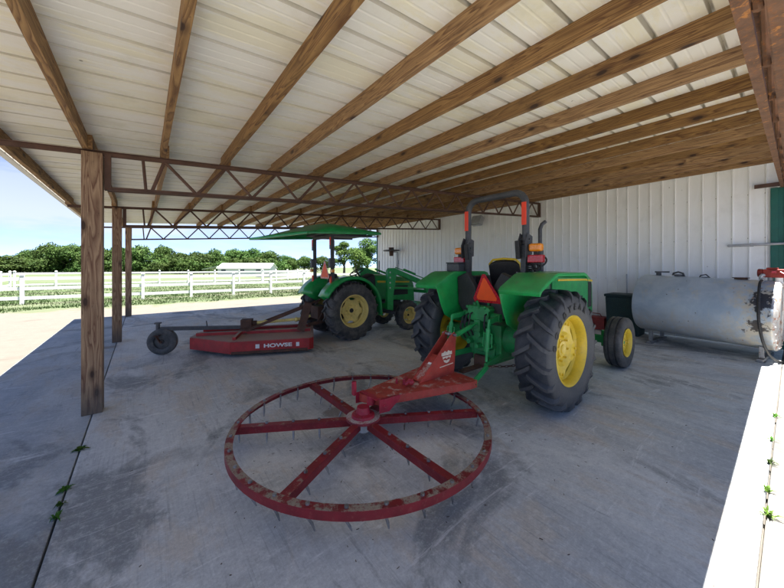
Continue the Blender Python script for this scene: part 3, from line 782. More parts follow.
def hub_mesh(rr, y0, lobes, nb=8):
    b = MB(); b.lathe([(y0 - .01, .0001), (y0 - .012, rr * .13), (y0 + .03, rr * .19), (y0 + .03, rr * .2)], n=24)
    return b
def rim_bolts(b, rr, y0, lobes, nb=8):
    for k in range(nb):
        t = 2 * PI * k / nb; b.cyl((rr * .36 * math.cos(t), y0 + .04, rr * .36 * math.sin(t)), (rr * .36 * math.cos(t), y0 - .012, rr * .36 * math.sin(t)), .013, n=6)
    for k in range(lobes):
        for dt in (-.13, .13):
            t = (2 * PI * k - .4) / lobes + dt; r = (rr - .06) * .88
            b.cyl((r * math.cos(t), y0, r * math.sin(t)), (r * math.cos(t), y0 - .03, r * math.sin(t)), .016, n=6)
    return b
def wheel(name, parent, loc, Ro, W, rr, side, tyre, rimm, hubm, mt, lobes=4, off=.07):
    w = tyre.build('tyre', mt, None, angle=40); w.name = name; w.parent = parent; w.location = loc
    rm, y0 = rim_mesh(rr, W, off, lobes); rim_bolts(rm, rr, y0, lobes); hb = hub_mesh(rr, y0, lobes)
    if side > 0:
        rm.xf(Matrix.Rotation(PI, 4, 'Z')); hb.xf(Matrix.Rotation(PI, 4, 'Z'))
    rm.build('rim', rimm, w, angle=30); hb.build('hub', hubm, w)
    return w

def letters(txt, size, mat, name='lettering'):
    cu = bpy.data.curves.new(name, 'FONT'); cu.body = txt; cu.size = size; cu.extrude = .0015; cu.offset = size * .035; cu.align_x = 'CENTER'; cu.align_y = 'CENTER'
    ob = bpy.data.objects.new(name, cu); COL.objects.link(ob); bpy.context.view_layer.update()
    me = bpy.data.meshes.new_from_object(ob); bpy.data.objects.remove(ob); me.materials.clear(); me.materials.append(mat)
    return me

# ------------------------------------------------------------------ tractor 1 (arched roll bar)
T1 = empty('tractor', (3.96, 2.66, 0)); tag(T1, 'green tractor with arched roll bar and yellow rims, hitched to the red ring harrow', 'tractor')
G, GD, BK, YL = M['green'], M['green_dusty'], M['black'], M['yellow']
tm = tyre_mesh(.71, .42, .40, 19, .048, .072, slant=.50)
wr = wheel('rear_wheel', T1, (0, -.88, .71), .71, .42, .40, -1, tm, YL, YL, M['rubber'], 4, .10)
wl_ = wheel('rear_wheel', T1, (0, .84, .71), .71, .42, .40, 1, tm, YL, YL, M['rubber'], 4, .10)
wr.rotation_euler = (0, R(9), 0)
# raised lettering on the outer sidewall
txt = 'GOODYEAR'
lb_ = MB()
for i, ch in enumerate(txt):
    me = letters(ch, .10, M['darkrubber']); ang = R(168 - i * 15.2); rad = .520
    for p in me.polygons: pass
    base = len(lb_.v); ca, sa = math.cos(ang), math.sin(ang)
    er = Vector((ca, 0, sa)); et = Vector((sa, 0, -ca))
    for v in me.vertices:
        q = er * (rad + v.co.y) + et * v.co.x + Vector((0, -.2135 - v.co.z, 0)); lb_.v.append(tuple(q))
    for p in me.polygons: lb_.f.append(tuple(base + k for k in p.vertices))
    bpy.data.meshes.remove(me)
ol = lb_.build('lettering', M['darkrubber'], wr, fixn=False); ol.rotation_euler = (0, -R(9), 0)
ft = rib_tyre(.42, .26, .22)
for s, y in ((-1, -.83), (1, .83)):
    wheel('front_wheel', T1, (2.42, y, .42), .42, .26, .22, s, ft, YL, M['green_light'], M['rubber_grey'], 5, .05)
# chassis
b = MB(); b.box((.15, 0, .68), (.75, .52, .46)); b.box((.0, 0, .52), (.5, .36, .3)); b.cyl((-.24, 0, .70), (-.31, 0, .70), .17); b.cyl((-.3, 0, .62), (-.42, 0, .62), .035)
for s in (-1, 1): b.cyl((0, s * .24, .71), (0, s * .52, .71), .20, .15, 24); b.cyl((0, s * .52, .71), (0, s * .80, .71), .10, n=20)
b.box((.75, 0, .72), (.75, .42, .4)); b.box((1.45, 0, .68), (1.0, .36, .34)); b.build('transmission', GD, T1, bevel=.02)
b = MB(); b.box((2.42, 0, .48), (.13, .14, .13)); b.bar((2.42, -.62, .42), (2.42, .62, .42), .11, .12); b.box((2.35, 0, .58), (.9, .2, .12))
for s in (-1, 1): b.cyl((2.42, s * .60, .30), (2.42, s * .60, .58), .045); b.cyl((2.42, s * .60, .41), (2.42, s * .76, .405), .04); b.bar((2.30, s * .6, .5), (2.26, s * .05, .5), .03, .03)
b.build('front_axle', G, T1, bevel=.01)
# engine block (dark)
b = MB(); b.box((1.75, 0, .95), (1.25, .40, .40)); b.cyl((1.5, -.23, .85), (1.5, -.33, .85), .09); b.box((1.9, -.22, .95), (.3, .08, .18)); b.cyl((2.1, -.22, .80), (2.1, -.22, 1.0), .05)
b.build('engine', M['grey_steel'], T1, bevel=.01)
# hood: lofted cross-sections
def loft(sections, caps=True):
    b = MB(); n = len(sections[0]); vs = [p for s_ in sections for p in s_]; fs = []
    for i in range(len(sections) - 1):
        for k in range(n):
            k2 = (k + 1) % n; fs.append((i * n + k, i * n + k2, (i + 1) * n + k2, (i + 1) * n + k))
    if caps: fs += [tuple(range(n)), tuple((len(sections) - 1) * n + k for k in reversed(range(n)))]
    return b.add(vs, fs)
def hoodsec(x, w, z0, z1, rake=0):
    pts = [(-1, 0), (-1, .72), (-.93, .88), (-.78, .965), (-.4, 1.0), (.4, 1.0), (.78, .965), (.93, .88), (1, .72), (1, 0)]
    return [(x + rake * q * q, p * w, z0 + (z1 - z0) * q) for p, q in pts]
loft([hoodsec(1.12, .31, 1.02, 1.62), hoodsec(1.6, .315, 1.0, 1.62), hoodsec(2.4, .31, .96, 1.59), hoodsec(2.76, .295, .80, 1.56, -.03), hoodsec(2.86, .26, .78, 1.50, -.08)]).build('hood', G, T1, bevel=.008)
for s in (-1, 1):
    b = MB(); b.box((2.60, s * .304, 1.18), (.15, .014, .46)); b.box((2.0, s * .316, 1.1), (.5, .008, .16)); b.build('side_grille', BK, T1, bevel=.004)
    b = MB(); b.prism([(1.3, 1.495), (2.4, 1.475), (2.70, 1.45), (2.70, 1.415), (2.4, 1.445), (1.3, 1.465)], s * .309, s * .3185); b.build('hood_stripe', YL, T1)
b = MB(); b.box((2.85, 0, 1.12), (.03, .46, .5)); b.build('front_grille', BK, T1, bevel=.008)
# cowl, dash, steering
loft([hoodsec(.86, .26, .9, 1.50), hoodsec(1.11, .30, .9, 1.60)]).build('cowl', BK, T1, bevel=.02)
b = MB(); b.cyl((1.2, -.02, 1.5), (1.08, -.02, 1.75), .03); st_ = b.build('steering_column', BK, T1)
b = MB(); c_ = Vector((1.08, -.02, 1.76)); nrm = Vector((-.6, 0, .8)).normalized(); e1 = Vector((0, 1, 0)); e2 = nrm.cross(e1)
b.tube([c_ + (e1 * math.cos(2 * PI * k / 28) + e2 * math.sin(2 * PI * k / 28)) * .20 for k in range(28)], .014, 8, closed=True)
for k in range(3): b.tube([c_, c_ + (e1 * math.cos(2 * PI * k / 3 + .5) + e2 * math.sin(2 * PI * k / 3 + .5)) * .20], .010, 6)
b.build('steering_wheel', BK, T1)
# platform, fenders
b = MB(); b.box((.62, 0, .88), (.95, .98, .05)); b.box((.75, -.58, .66), (.3, .2, .03)); b.bar((.75, -.52, .66), (.75, -.5, .87), .2, .02); b.build('platform', BK, T1, bevel=.008)
for s in (-1, 1):
    b = MB(); yo, yi = (-1.02, -.53) if s < 0 else (.90, .47)
    prof_ = [(-.70, 1.42), (-.66, 1.46), (-.36, 1.60), (-.28, 1.62), (.44, 1.62), (.52, 1.60), (.56, 1.55)]
    out = [(x, yo, z) for x, z in prof_]; inn = [(x, yi, z) for x, z in prof_]
    b.strip(out, inn)
    # rolled outer lip and inner wall
    b.strip([(x, yo, z) for x, z in prof_], [(x, yo, z - .035) for x, z in prof_])
    low = [(-.60, 1.15), (-.52, 1.0), (-.36, .92), (-.2, .88), (.3, .86), (.44, .88), (.5, .9)]
    b.strip([(x, yi, z) for x, z in prof_], [(x, yi, z) for x, z in low])
    b.strip([(-.70, yo, 1.42), (-.70, yi, 1.42)], [(-.68, yo, 1.38), (-.68, yi, 1.38)])
    o = b.build('fender', G, T1, angle=50, fixn=False); sd = o.modifiers.new('s', 'SOLIDIFY'); sd.thickness = .012; sd.offset = 0
    bv = o.modifiers.new('b', 'BEVEL'); bv.width = .012; bv.segments = 3; bv.limit_method = 'ANGLE'; bv.angle_limit = R(25)
for k in range(6):
    b = MB(); b.sph((-.30 + .15 * k, -.53, 1.624), .012, (1, 1, .5), 8, 5); b.build('bolt', M['galv'], T1)
# fender control console & grab
for q_ in (-.40, .40):
    b = MB(); b.box((.25, q_, 1.42), (.5, .14, .28)); b.build('console', BK, T1, bevel=.03)
for x, y in ((.3, -.42), (.38, -.38), (.46, -.42)):
    b = MB(); b.tube([(x, y, 1.53), (x - .03, y, 1.72)], .007, 6); b.sph((x - .03, y, 1.73), .02); b.build('lever', BK, T1)
# seat
loft([[(x + (0.0), y, z) for x, z in [(0, 0)]] for y in ()] or [[(.05, y * .25, 1.18), (.56, y * .25, 1.20), (.60, y * .25, 1.27), (.5, y * .25, 1.30 - .03 * (1 - abs(y))), (.1, y * .25, 1.28 - .03 * (1 - abs(y))), (.0, y * .25, 1.26)] for y in (-1, -.85, 0, .85, 1)]).xf(Matrix.Translation((.36, -.02, 0))).build('seat', M['seat'], T1, bevel=.02)
bk = []
for y in (-1, -.9, -.5, 0, .5, .9, 1):
    hh = 1.80 - .06 * abs(y) ** 4; th_ = .05
    bk.append([(.02, y * .25, 1.24), (-.10, y * .26, 1.5), (-.16, y * .25, hh - .03), (-.13, y * .25, hh), (-.05 + .05 * abs(y), y * .25, hh - .02), (-.02 + .06 * abs(y), y * .26, 1.5), (.1, y * .25, 1.28)])
sb_ = loft(bk).xf(Matrix.Translation((.36, -.02, 0))).build('seat_back', M['seat'], T1, bevel=.012)
b = MB(); b.tube([(-.09, -.25, 1.56), (-.13, -.25, 1.74), (-.135, -.19, 1.80), (-.14, 0, 1.815), (-.135, .19, 1.80), (-.13, .25, 1.74), (-.09, .25, 1.56)], .017, 8); b.xf(Matrix.Translation((.36, -.02, 0))); b.build('seat_piping', YL, sb_)
b = MB(); b.box((.6, -.02, 1.06), (.4, .36, .26)); b.build('seat_base', BK, T1, bevel=.02)
# black shrouds behind the seat
b = MB()
for s in (-1, 1): b.prism([(s * .46, 1.55), (s * .44, 1.15), (s * .30, .98), (s * .12, 1.02), (s * .13, 1.40), (s * .28, 1.62)], -.26, -.16, 'yz')
b.box((-.16, 0, 1.16), (.12, .7, .34)); b.build('rear_shroud', BK, T1, bevel=.02)
# roll bar
for s in (-1, 1):
    b = MB(); b.bar((-.02, s * .46, .86), (.02, s * .46, 1.98), .075, .085); b.box((-.02, s * .46, .95), (.16, .10, .25)); b.build('roll_bar_base', M['grey_steel'], T1, bevel=.008)
b = MB(); Rr = .17; yb = .47; zt = 2.70; pts = [(.02, -yb, 2.0)]
pts += [(.02, -yb, 2.2)]
for k in range(7):
    a = R(180 - 15 * k); pts.append((.02, -yb + Rr + Rr * math.cos(a), zt - Rr + Rr * math.sin(a)))
for k in range(7):
    a = R(90 - 15 * k); pts.append((.02, yb - Rr + Rr * math.cos(a), zt - Rr + Rr * math.sin(a)))
pts += [(.02, yb, 2.2), (.02, yb, 2.0)]
b.tube(pts, .046, 12); rb_ = b.build('roll_bar', M['grey_steel'], T1)
for s in (-1, 1):
    b = MB(); b.box((-.026, s * .47 , 2.40), (.014, .062, .30)); b.build('reflector_strip', M['reflector'], rb_, bevel=.002)
    b = MB(); b.prism([(-.08, 1.82), (.08, 1.86), (.09, 2.10), (-.03, 2.14), (-.09, 2.02)], s * .47 - .058, s * .47 - .048); b.prism([(-.08, 1.82), (.08, 1.86), (.09, 2.10), (-.03, 2.14), (-.09, 2.02)], s * .47 + .048, s * .47 + .058)
    for zz in (1.90, 1.98, 2.06): b.cyl((.0, s * .47 - .075, zz), (.0, s * .47 + .075, zz), .013, n=8)
    b.build('hinge_plate', M['grey_steel'], T1, bevel=.003)
    b = MB(); b.bar((-.07, s * .42, 1.80), (-.10, s * .42, 2.04), .06, .05); b.build('latch', BK, T1, bevel=.01)
    # lamps
    yl = s * .62
    b = MB(); b.tube([(.0, s * .5, 1.74), (.0, yl, 1.74)], .014, 8); b.box((.0, yl, 1.82), (.03, .05, .18)); b.build('lamp_bracket', BK, T1)
    b = MB(); b.box((0, yl, 1.945), (.10, .17, .105)); b.build('turn_lamp', M['amber'], T1, bevel=.03)
    b = MB(); b.box((0, yl, 1.80), (.08, .20, .10)); b.build('tail_lamp', M['lens_red'], T1, bevel=.012)
b = MB(); b.box((-.05, .62, 1.685), (.26, .24, .12)); b.box((-.05, .62, 1.755), (.28, .26, .02)); b.build('tool_box', M['grey_steel'], T1, bevel=.012)
b = MB()
for k in range(5): b.lathe([(1.63 + .025 * k, .03), (1.64 + .025 * k, .045), (1.65 + .025 * k, .03)], (.0, -.52, 0), 'z', 14)
b.tube([(.1, -.5, 1.62), (.16, -.52, 1.8), (.30, -.5, 1.88), (.40, -.48, 1.78), (.36, -.5, 1.66)], .010, 8); b.build('wiring', BK, T1)
# exhaust
b = MB(); b.cyl((1.38, .02, 1.52), (1.38, .02, 1.98), .055); b.tube([(1.38, .02, 1.98), (1.38, .02, 2.34), (1.40, .0, 2.42), (1.46, -.03, 2.47)], .032, 12); b.build('exhaust', M['grey_steel'], T1)
# slow moving vehicle sign
def smv(parent, x, y, z, w, tilt=0):
    h = w * .87; rt = Matrix.Rotation(tilt, 4, 'Y'); T = Matrix.Translation((x, y, z)) @ rt
    c = .12
    def tri(w_, h_, dz=0): return [(-w_ / 2 + c * w_ * .5, -h_ / 2 + dz), (w_ / 2 - c * w_ * .5, -h_ / 2 + dz), (w_ / 2 - c * .12 * w_, -h_ / 2 + c * h_ + dz), (c * w_ * .38, h_ / 2 + dz), (-c * w_ * .38, h_ / 2 + dz), (-w_ / 2 + c * .12 * w_, -h_ / 2 + c * h_ + dz)]
    b = MB(); b.prism(tri(w, h), -.003, .003, 'yz'); b.xf(T); o = b.build('warning_triangle', M['lens_red'], parent)
    b = MB(); b.prism(tri(w * .72, h * .78, -.01), -.006, -.0032, 'yz'); b.xf(T); b.build('triangle_face', M['orange'], o)
    b = MB(); b.bar((x + .07, y, z - h * .6), (x + .05, y, z + h * .2), .03, .01, (1, 0, 0)); b.bar((x, y, z), (x + .06, y, z), .03, .01); b.build('sign_bracket', M['green_light'], o)
smv(T1, -.30, -.07, 1.40, .46, R(-12))
# three point hitch
GL = M['green_light']
b = MB(); b.box((-.30, 0, 1.06), (.16, .34, .20)); b.cyl((-.28, -.30, 1.02), (-.28, .30, 1.02), .055); b.box((-.36, 0, .90), (.08, .10, .16)); b.cyl((-.30, .1, .95), (-.30, .1, 1.2), .03)
b.cyl((-.30, -.1, 1.1), (-.40, -.12, 1.16), .022); b.cyl((-.35, -.02, 1.1), (-.42, -.02, 1.24), .018); b.build('rockshaft', GD, T1, bevel=.01)
for s in (-1, 1):
    b = MB(); b.bar((-.26, s * .26, 1.03), (-.55, s * .30, 1.00), .035, .07); b.build('lift_arm', GL, T1, bevel=.008)
    b = MB(); b.tube([(-.55, s * .30, 1.02), (-.62, s * .31, .52)], .018, 10); b.tube([(-.565, s * .30, .92), (-.605, s * .305, .64)], .030, 12)
    b.tube([(-.575, s * .30 + .06, .86), (-.60, s * .305 + .065, .70), (-.60, s * .305, .68)], .007, 6); b.tube([(-.575, s * .30 - .06, .86), (-.60, s * .305 - .065, .70), (-.60, s * .305, .68)], .007, 6)
    b.tube([(-.575, s * .30 + .06, .86), (-.575, s * .3 - .06, .86)], .007, 6); b.build('lift_link', GL, T1)
    b = MB(); b.bar((-.12, s * .22, .50), (-.66, s * .32, .47), .03, .075); b.bar((-.64, s * .335, .47), (-.98, s * .385, .36), .032, .06); b.cyl((-.98, s * .36, .355), (-.98, s * .42, .355), .045)
    b.build('lower_link', GL, T1, bevel=.006)
    b = MB(); b.sph((-.98, s * .39, .355), .034); b.build('link_ball', M['rust_dark'], T1)
    # stabiliser chain
    b = MB(); p0 = Vector((-.62, s * .33, .47)); p1 = Vector((-.10, s * .66, .52)); nn = 14
    for k in range(nn):
        c = p0.lerp(p1, (k + .5) / nn); c.z -= .03 * math.sin(PI * (k + .5) / nn); d = (p1 - p0).normalized(); u_ = Vector((0, 0, 1)) if k % 2 else d.cross(Vector((0, 0, 1)))
        b.tube([c + d * .028 * math.cos(2 * PI * q / 8) + u_ * .012 * math.sin(2 * PI * q / 8) for q in range(8)], .005, 6, closed=True)
    b.build('check_chain', M['rust_dark'], T1)
b = MB(); b.tube([(-.40, 0, .93), (-.92, 0, .80)], .018, 10); b.tube([(-.52, 0, .90), (-.80, 0, .83)], .030, 12); b.cyl((-.92, -.04, .80), (-.92, .04, .80), .03); b.build('top_link', GL, T1)
b = MB(); b.box((-.42, 0, .34), (.62, .08, .035)); b.box((-.3, 0, .40), (.06, .2, .16)); b.build('drawbar', M['rust_dark'], T1, bevel=.004)
for y, z in ((.08, 1.0), (.14, .98), (-.13, 1.0), (.2, .94)):
    b = MB(); b.tube([(-.28, y, z + .1), (-.42, y * 1.1, z + .05), (-.45, y * 1.2, z - .1), (-.36, y * 1.1, z - .25)], .012, 8); b.build('hydraulic_hose', BK, T1)
for y, z, r in ((.10, 1.14, .022), (.17, 1.14, .022), (-.18, 1.12, .02), (.0, .78, .05), (.15, .66, .035), (-.16, .62, .04), (.2, .84, .03)):
    b = MB(); b.cyl((-.28, y, z), (-.39, y, z), r, n=10); b.build('coupler', GD, T1, bevel=.004)

# ------------------------------------------------------------------ ring harrow
HX, HY = 1.69, 2.60
HR = empty('ring_harrow', (HX, HY, 0)); tag(HR, 'dark red spoked ring harrow with hanging teeth lying under a red hitch deck', 'harrow')
RG = M['red_ring']; RO = 1.20; zt = .235
b = MB(); n = 120
b.lathe([(zt - .062, RO), (zt, RO), (zt, RO - .062), (zt - .009, RO - .062), (zt - .009, RO - .010), (zt - .062, RO - .010)], axis='z', n=n, closed=True); b.build('ring', RG, HR, bevel=.0015, angle=30)
for k in range(6):
    a = R(30 + 60 * k); d = Vector((math.cos(a), math.sin(a), 0)); q = Vector((-d.y, d.x, 0))
    b = MB(); p0 = d * .12; p1 = d * (RO - .012)
    up = Vector((0, 0, zt))
    b.bar(p0 + up + Vector((0, 0, -.012)), p1 + up + Vector((0, 0, -.0145)), .068, .008)
    b.bar(p0 + q * .030 + up + Vector((0, 0, -.045)), p1 + q * .030 + up + Vector((0, 0, -.047)), .008, .056)
    b.bar(p0 - q * .030 + up + Vector((0, 0, -.045)), p1 - q * .030 + up + Vector((0, 0, -.047)), .008, .056)
    b.build('spoke', M['red_spoke'], HR, bevel=.001)
TE = M['steel']
tth = []
def tooth(x, y, ang):
    b = MB(); lean_ = Vector((math.cos(ang), math.sin(ang), 0)) * random.uniform(.015, .045)
    p0 = Vector((x, y, zt - .01)); p1 = Vector((x, y, .15)); p2 = p1 + lean_ * .6 + Vector((0, 0, -.04)); p3 = p1 + lean_ + Vector((0, 0, random.uniform(-.095, -.07)))
    b.tube([p0, p1, p2, p3], [.009, .010, .010, .005], 6); b.cyl((x, y, zt - .002), (x, y, zt + .014), .014, n=6); b.build('tooth', TE, HR)
for k in range(30):
    a = R(12 * k + 4); tooth((RO - .034) * math.cos(a), (RO - .034) * math.sin(a), a + 2.2)
for k in range(6):
    for r in (.42, .66, .90):
        a = R(30 + 60 * k); tooth(r * math.cos(a), r * math.sin(a), a + 1.8)
b = MB(); b.lathe([(zt - .02, .0001), (zt - .02, .165), (zt + .006, .165), (zt + .006, .10), (zt + .012, .095), (zt + .012, .0001)], axis='z', n=40); b.build('hub_plate', M['hub_dusty'], HR, bevel=.002)
b = MB(); b.lathe([(zt + .006, .115), (zt + .03, .11), (zt + .04, .07), (zt + .10, .06), (zt + .10, .0001)], axis='z', n=28)
for k in range(6):
    a = R(60 * k); b.cyl((.078 * math.cos(a), .078 * math.sin(a), zt + .01), (.078 * math.cos(a), .078 * math.sin(a), zt + .045), .012, n=6)
b.build('hub', M['magenta'], HR, bevel=.003)
b = MB(); b.cyl((0, 0, zt - .02), (0, 0, .10), .06); b.build('bearing', M['galv'], HR)
# deck
zd = .40; dk_ = [(.14, .13), (.03, -.02), (.14, -.10), (.17, -.11), (1.26, -.385), (1.36, -.385), (1.36, .40), (.75, .33)]
dk_ = [(.06, .17), (.06, .12), (.16, -.07), (1.22, -.36), (1.32, -.36), (1.36, .42), (1.24, .42)]
b = MB(); b.prism([(x, y) for x, y in dk_], zd - .006, zd, 'xy')
for (p, q) in zip(dk_, dk_[1:] + dk_[:1]):
    c = Vector((.6, .05, 0)); p3 = Vector((*p, 0)); q3 = Vector((*q, 0)); m_ = (p3 + q3) / 2; nn_ = (c - m_).normalized() * .004
    b.bar(p3 + nn_ + Vector((0, 0, zd - .045)), q3 + nn_ + Vector((0, 0, zd - .045)), .007, .076)
deck = b.build('deck', M['red'], HR, bevel=.002)
b = MB(); pl = [(.72, zd + .001), (1.30, zd + .001), (1.34, .86), (1.30, .90), (1.24, .87)]
for y in (-.03, .10): b.prism(pl, y - .004, y + .004)
b.bar((.74, .035, zd + .01), (1.06, .035, .645), .125, .007); b.build('hitch_tower', M['red'], HR, bevel=.002)
b = MB(); b.cyl((1.29, -.07, .865), (1.29, .14, .865), .016, n=10); b.sph((1.29, .035, .865), .03); b.build('hitch_pin', M['steel'], HR)
# worn emblem on the tower plate
b = MB()
def patch(poly): b.prism(poly, -.0362, -.0347)
arc = [(1.155 + .075 * math.cos(R(a)), .60 + .055 * math.sin(R(a))) for a in range(-160, -19, 20)]
patch([(1.08, .635), (1.085, .665), (1.105, .660)] + [(1.13, .675), (1.155, .66), (1.18, .675), (1.205, .66), (1.225, .665), (1.23, .635)] + arc[::-1][:0] + [(1.215, .63), (1.095, .63)])
patch([(1.095, .622), (1.215, .622), (1.208, .598), (1.175, .61), (1.155, .596), (1.135, .61), (1.102, .598)])
patch([(1.108, .59), (1.150, .585), (1.155, .572), (1.160, .585), (1.202, .59), (1.185, .566), (1.155, .556), (1.125, .566)])
patch([(1.06, .535), (1.245, .545), (1.245, .537), (1.06, .527)])
for i_, p_ in enumerate(b.v): b.v[i_] = (1.165 + (p_[0] - 1.155) * 1.25, p_[1], .60 + (p_[2] - .60) * 1.25)
b.build('emblem', M['white_old'], deck)
b = MB(); b.box((.915, .035, .5415), (.11, .05, .002), Matrix.Rotation(R(-36.5), 3, 'Y')); b.build('sticker', M['decal'], deck)
# front bracket on the nose
b = MB(); b.prism([(.10, .28), (.22, .27), (.36, .36), (.36, .40), (.10, .41)], -.135, -.125); b.prism([(.02, .30), (.13, .29), (.13, .41), (.02, .41)], .165, .175)
b.box((.09, .02, .415), (.05, .29, .008)); b.box((.0, .17, .45), (.03, .05, .12)); b.cyl((.0, .17, .50), (.0, .17, .53), .024, n=12); b.cyl((.09, 0, .33), (.09, 0, .42), .04)
b.cyl((.16, -.145, .34), (.16, -.12, .34), .02, n=6); b.build('nose_bracket', M['magenta'], HR, bevel=.004)
b = MB(); b.box((.60, .07, .43), (.10, .03, .06), Matrix.Rotation(.6, 3, 'Z')); b.cyl((.54, .0, .42), (.60, -.02, .47), .018, n=10); b.sph((.60, -.03, .445), .035, (1, 1, .9)); b.cyl((.52, .12, .401), (.52, .12, .46), .012, n=8); b.build('clevis', M['magenta'], HR, bevel=.003)

# ------------------------------------------------------------------ tractor 2 (canopy, loader)
T2 = empty('tractor', (3.80, 7.0, 0)); tag(T2, 'green compact tractor with a canopy roof and front loader behind the ring harrow', 'tractor')
YP = M['yellow_pale']
tm = tyre_mesh(.68, .38, .36, 20, .04, .06, slant=.52)
for s in (-1, 1):
    wheel('rear_wheel', T2, (0, s * .64, .68), .68, .38, .36, s, tm, YP, BK, M['rubber_grey'], 6, .13)
tm = tyre_mesh(.40, .24, .21, 18, .025, .036)
for s in (-1, 1):
    wheel('front_wheel', T2, (1.80, s * .56, .40), .40, .24, .21, s, tm, YP, BK, M['rubber_grey'], 5, .06)
b = MB(); b.box((.2, 0, .62), (.9, .46, .42)); b.cyl((0, -.5, .68), (0, .5, .68), .13); b.box((1.2, 0, .62), (1.4, .34, .3)); b.bar((1.8, -.5, .42), (1.8, .5, .42), .14, .14); b.build('transmission', M['grey_steel'], T2, bevel=.015)
loft([hoodsec(.95, .29, .85, 1.50), hoodsec(1.5, .29, .8, 1.47), hoodsec(2.1, .28, .75, 1.40), hoodsec(2.34, .25, .72, 1.30, -.05)]).build('hood', G, T2, bevel=.008)
for s in (-1, 1):
    b = MB(); b.prism([(1.0, 1.33), (2.1, 1.29), (2.1, 1.25), (1.0, 1.28)], s * .288, s * .296); b.build('hood_stripe', YL, T2)
    b = MB(); b.box((1.7, s * .288, 1.05), (.7, .012, .25)); b.build('side_grille', BK, T2)
b = MB(); b.box((2.33, 0, 1.0), (.03, .4, .45)); b.build('front_grille', BK, T2, bevel=.01)
for s in (-1, 1):
    b = MB(); pr_ = [(.78 * math.cos(R(a)), .68 + .79 * math.sin(R(a))) for a in range(-14, 160, 12)]
    pr_ = [(x, z) for x, z in pr_]
    pr_[0] = (.80, .50)
    yo, yi = s * .80, s * .38
    b.strip([(x, yo, z) for x, z in pr_], [(x, yi, z) for x, z in pr_])
    b.strip([(x, yo, z) for x, z in pr_], [(x * .94, yo, .68 + (z - .68) * .92) for x, z in pr_])
    b.strip([(x, yi, z) for x, z in pr_], [(x * .5, yi, .68 + (z - .68) * .4) for x, z in pr_])
    o = b.build('fender', G, T2, angle=50, fixn=False); sd = o.modifiers.new('s', 'SOLIDIFY'); sd.thickness = .014; sd.offset = 0
b = MB(); b.box((.75, 0, .75), (.7, .76, .05)); b.build('platform', BK, T2, bevel=.01)
loft([hoodsec(.72, .22, .8, 1.42), hoodsec(.95, .28, .85, 1.52)]).build('cowl', BK, T2, bevel=.02)
b = MB(); c_ = Vector((.55, 0, 1.56)); nrm = Vector((-.5, 0, .87)).normalized(); e1 = Vector((0, 1, 0)); e2 = nrm.cross(e1)
b.tube([c_ + (e1 * math.cos(2 * PI * k / 26) + e2 * math.sin(2 * PI * k / 26)) * .19 for k in range(26)], .015, 8, closed=True)
for k in range(3): b.tube([c_, c_ + (e1 * math.cos(2 * PI * k / 3 + .5) + e2 * math.sin(2 * PI * k / 3 + .5)) * .19], .011, 6)
b.tube([c_, (.72, 0, 1.35)], .025, 8); b.build('steering_wheel', BK, T2)
b = MB(); b.box((.1, 0, 1.10), (.46, .46, .12)); b.box((-.14, 0, 1.32), (.10, .44, .42), Matrix.Rotation(R(-8), 3, 'Y')); b.build('seat', M['seat'], T2, bevel=.04)
b = MB()
for s in (-1, 1):
    b.bar((-.38, s * .47, .60), (-.40, s * .47, 2.42), .055, .075); b.box((-.42, s * .49, 1.78), (.13, .09, .22)); b.box((-.41, s * .48, 2.2), (.09, .09, .2))
b.bar((-.40, -.47, 2.40), (-.40, .47, 2.40), .07, .07); b.bar((-.40, -.47, 2.41), (.7, -.47, 2.45), .04, .04); b.bar((-.40, .47, 2.41), (.7, .47, 2.45), .04, .04)
b.build('roll_bar', M['grey_steel'], T2, bevel=.006)
for s in (-1, 1):
    b = MB(); b.box((-.445, s * .48, 1.30), (.03, .05, .35)); b.build('reflector_strip', M['reflector'], T2)
    b = MB(); b.box((-.455, s * .48, 2.28), (.02, .04, .18)); b.build('reflector_strip', M['reflector'], T2)
    b = MB(); b.box((-.44, s * .56, 1.60), (.07, .10, .07)); b.build('turn_lamp', M['amber'], T2, bevel=.01)
smv(T2, -.50, -.30, 1.62, .46)
# canopy: crowned sheet with a long raked rear visor
cor = {'RN': (-1.06, -.66, 2.43), 'FN': (.84, -.66, 2.52), 'FF': (.84, .86, 2.52), 'RF': (-1.84, .86, 2.35)}
b = MB(); NU, NV = 14, 12; vs = []
for i in range(NU + 1):
    for j in range(NV + 1):
        u, v = i / NU, j / NV
        p = (Vector(cor['RN']) * (1 - u) + Vector(cor['FN']) * u) * (1 - v) + (Vector(cor['RF']) * (1 - u) + Vector(cor['FF']) * u) * v
        p.z += .25 * (min(1, u / .38) if u < .38 else 1 - .75 * ((u - .38) / .62) ** 1.3) * (1 - abs(2 * v - 1) ** 4) + .02
        vs.append(tuple(p))
fs = [(i * (NV + 1) + j, (i + 1) * (NV + 1) + j, (i + 1) * (NV + 1) + j + 1, i * (NV + 1) + j + 1) for i in range(NU) for j in range(NV)]
b.add(vs, fs); o = b.build('canopy', G, T2, angle=40, fixn=False); sd = o.modifiers.new('s', 'SOLIDIFY'); sd.thickness = .045; sd.offset = -1
b = MB(); c4 = [Vector(cor[k]) for k in ('RN', 'FN', 'FF', 'RF')]
for p, q in zip(c4, c4[1:] + c4[:1]): b.bar(p + Vector((0, 0, -.01)), q + Vector((0, 0, -.01)), .05, .045)
b.build('canopy_rim', G, o, bevel=.01)
b = MB(); b.box((-.02, .05, 2.47), (1.1, 1.1, .05)); b.build('canopy_liner', BK, o, bevel=.02)
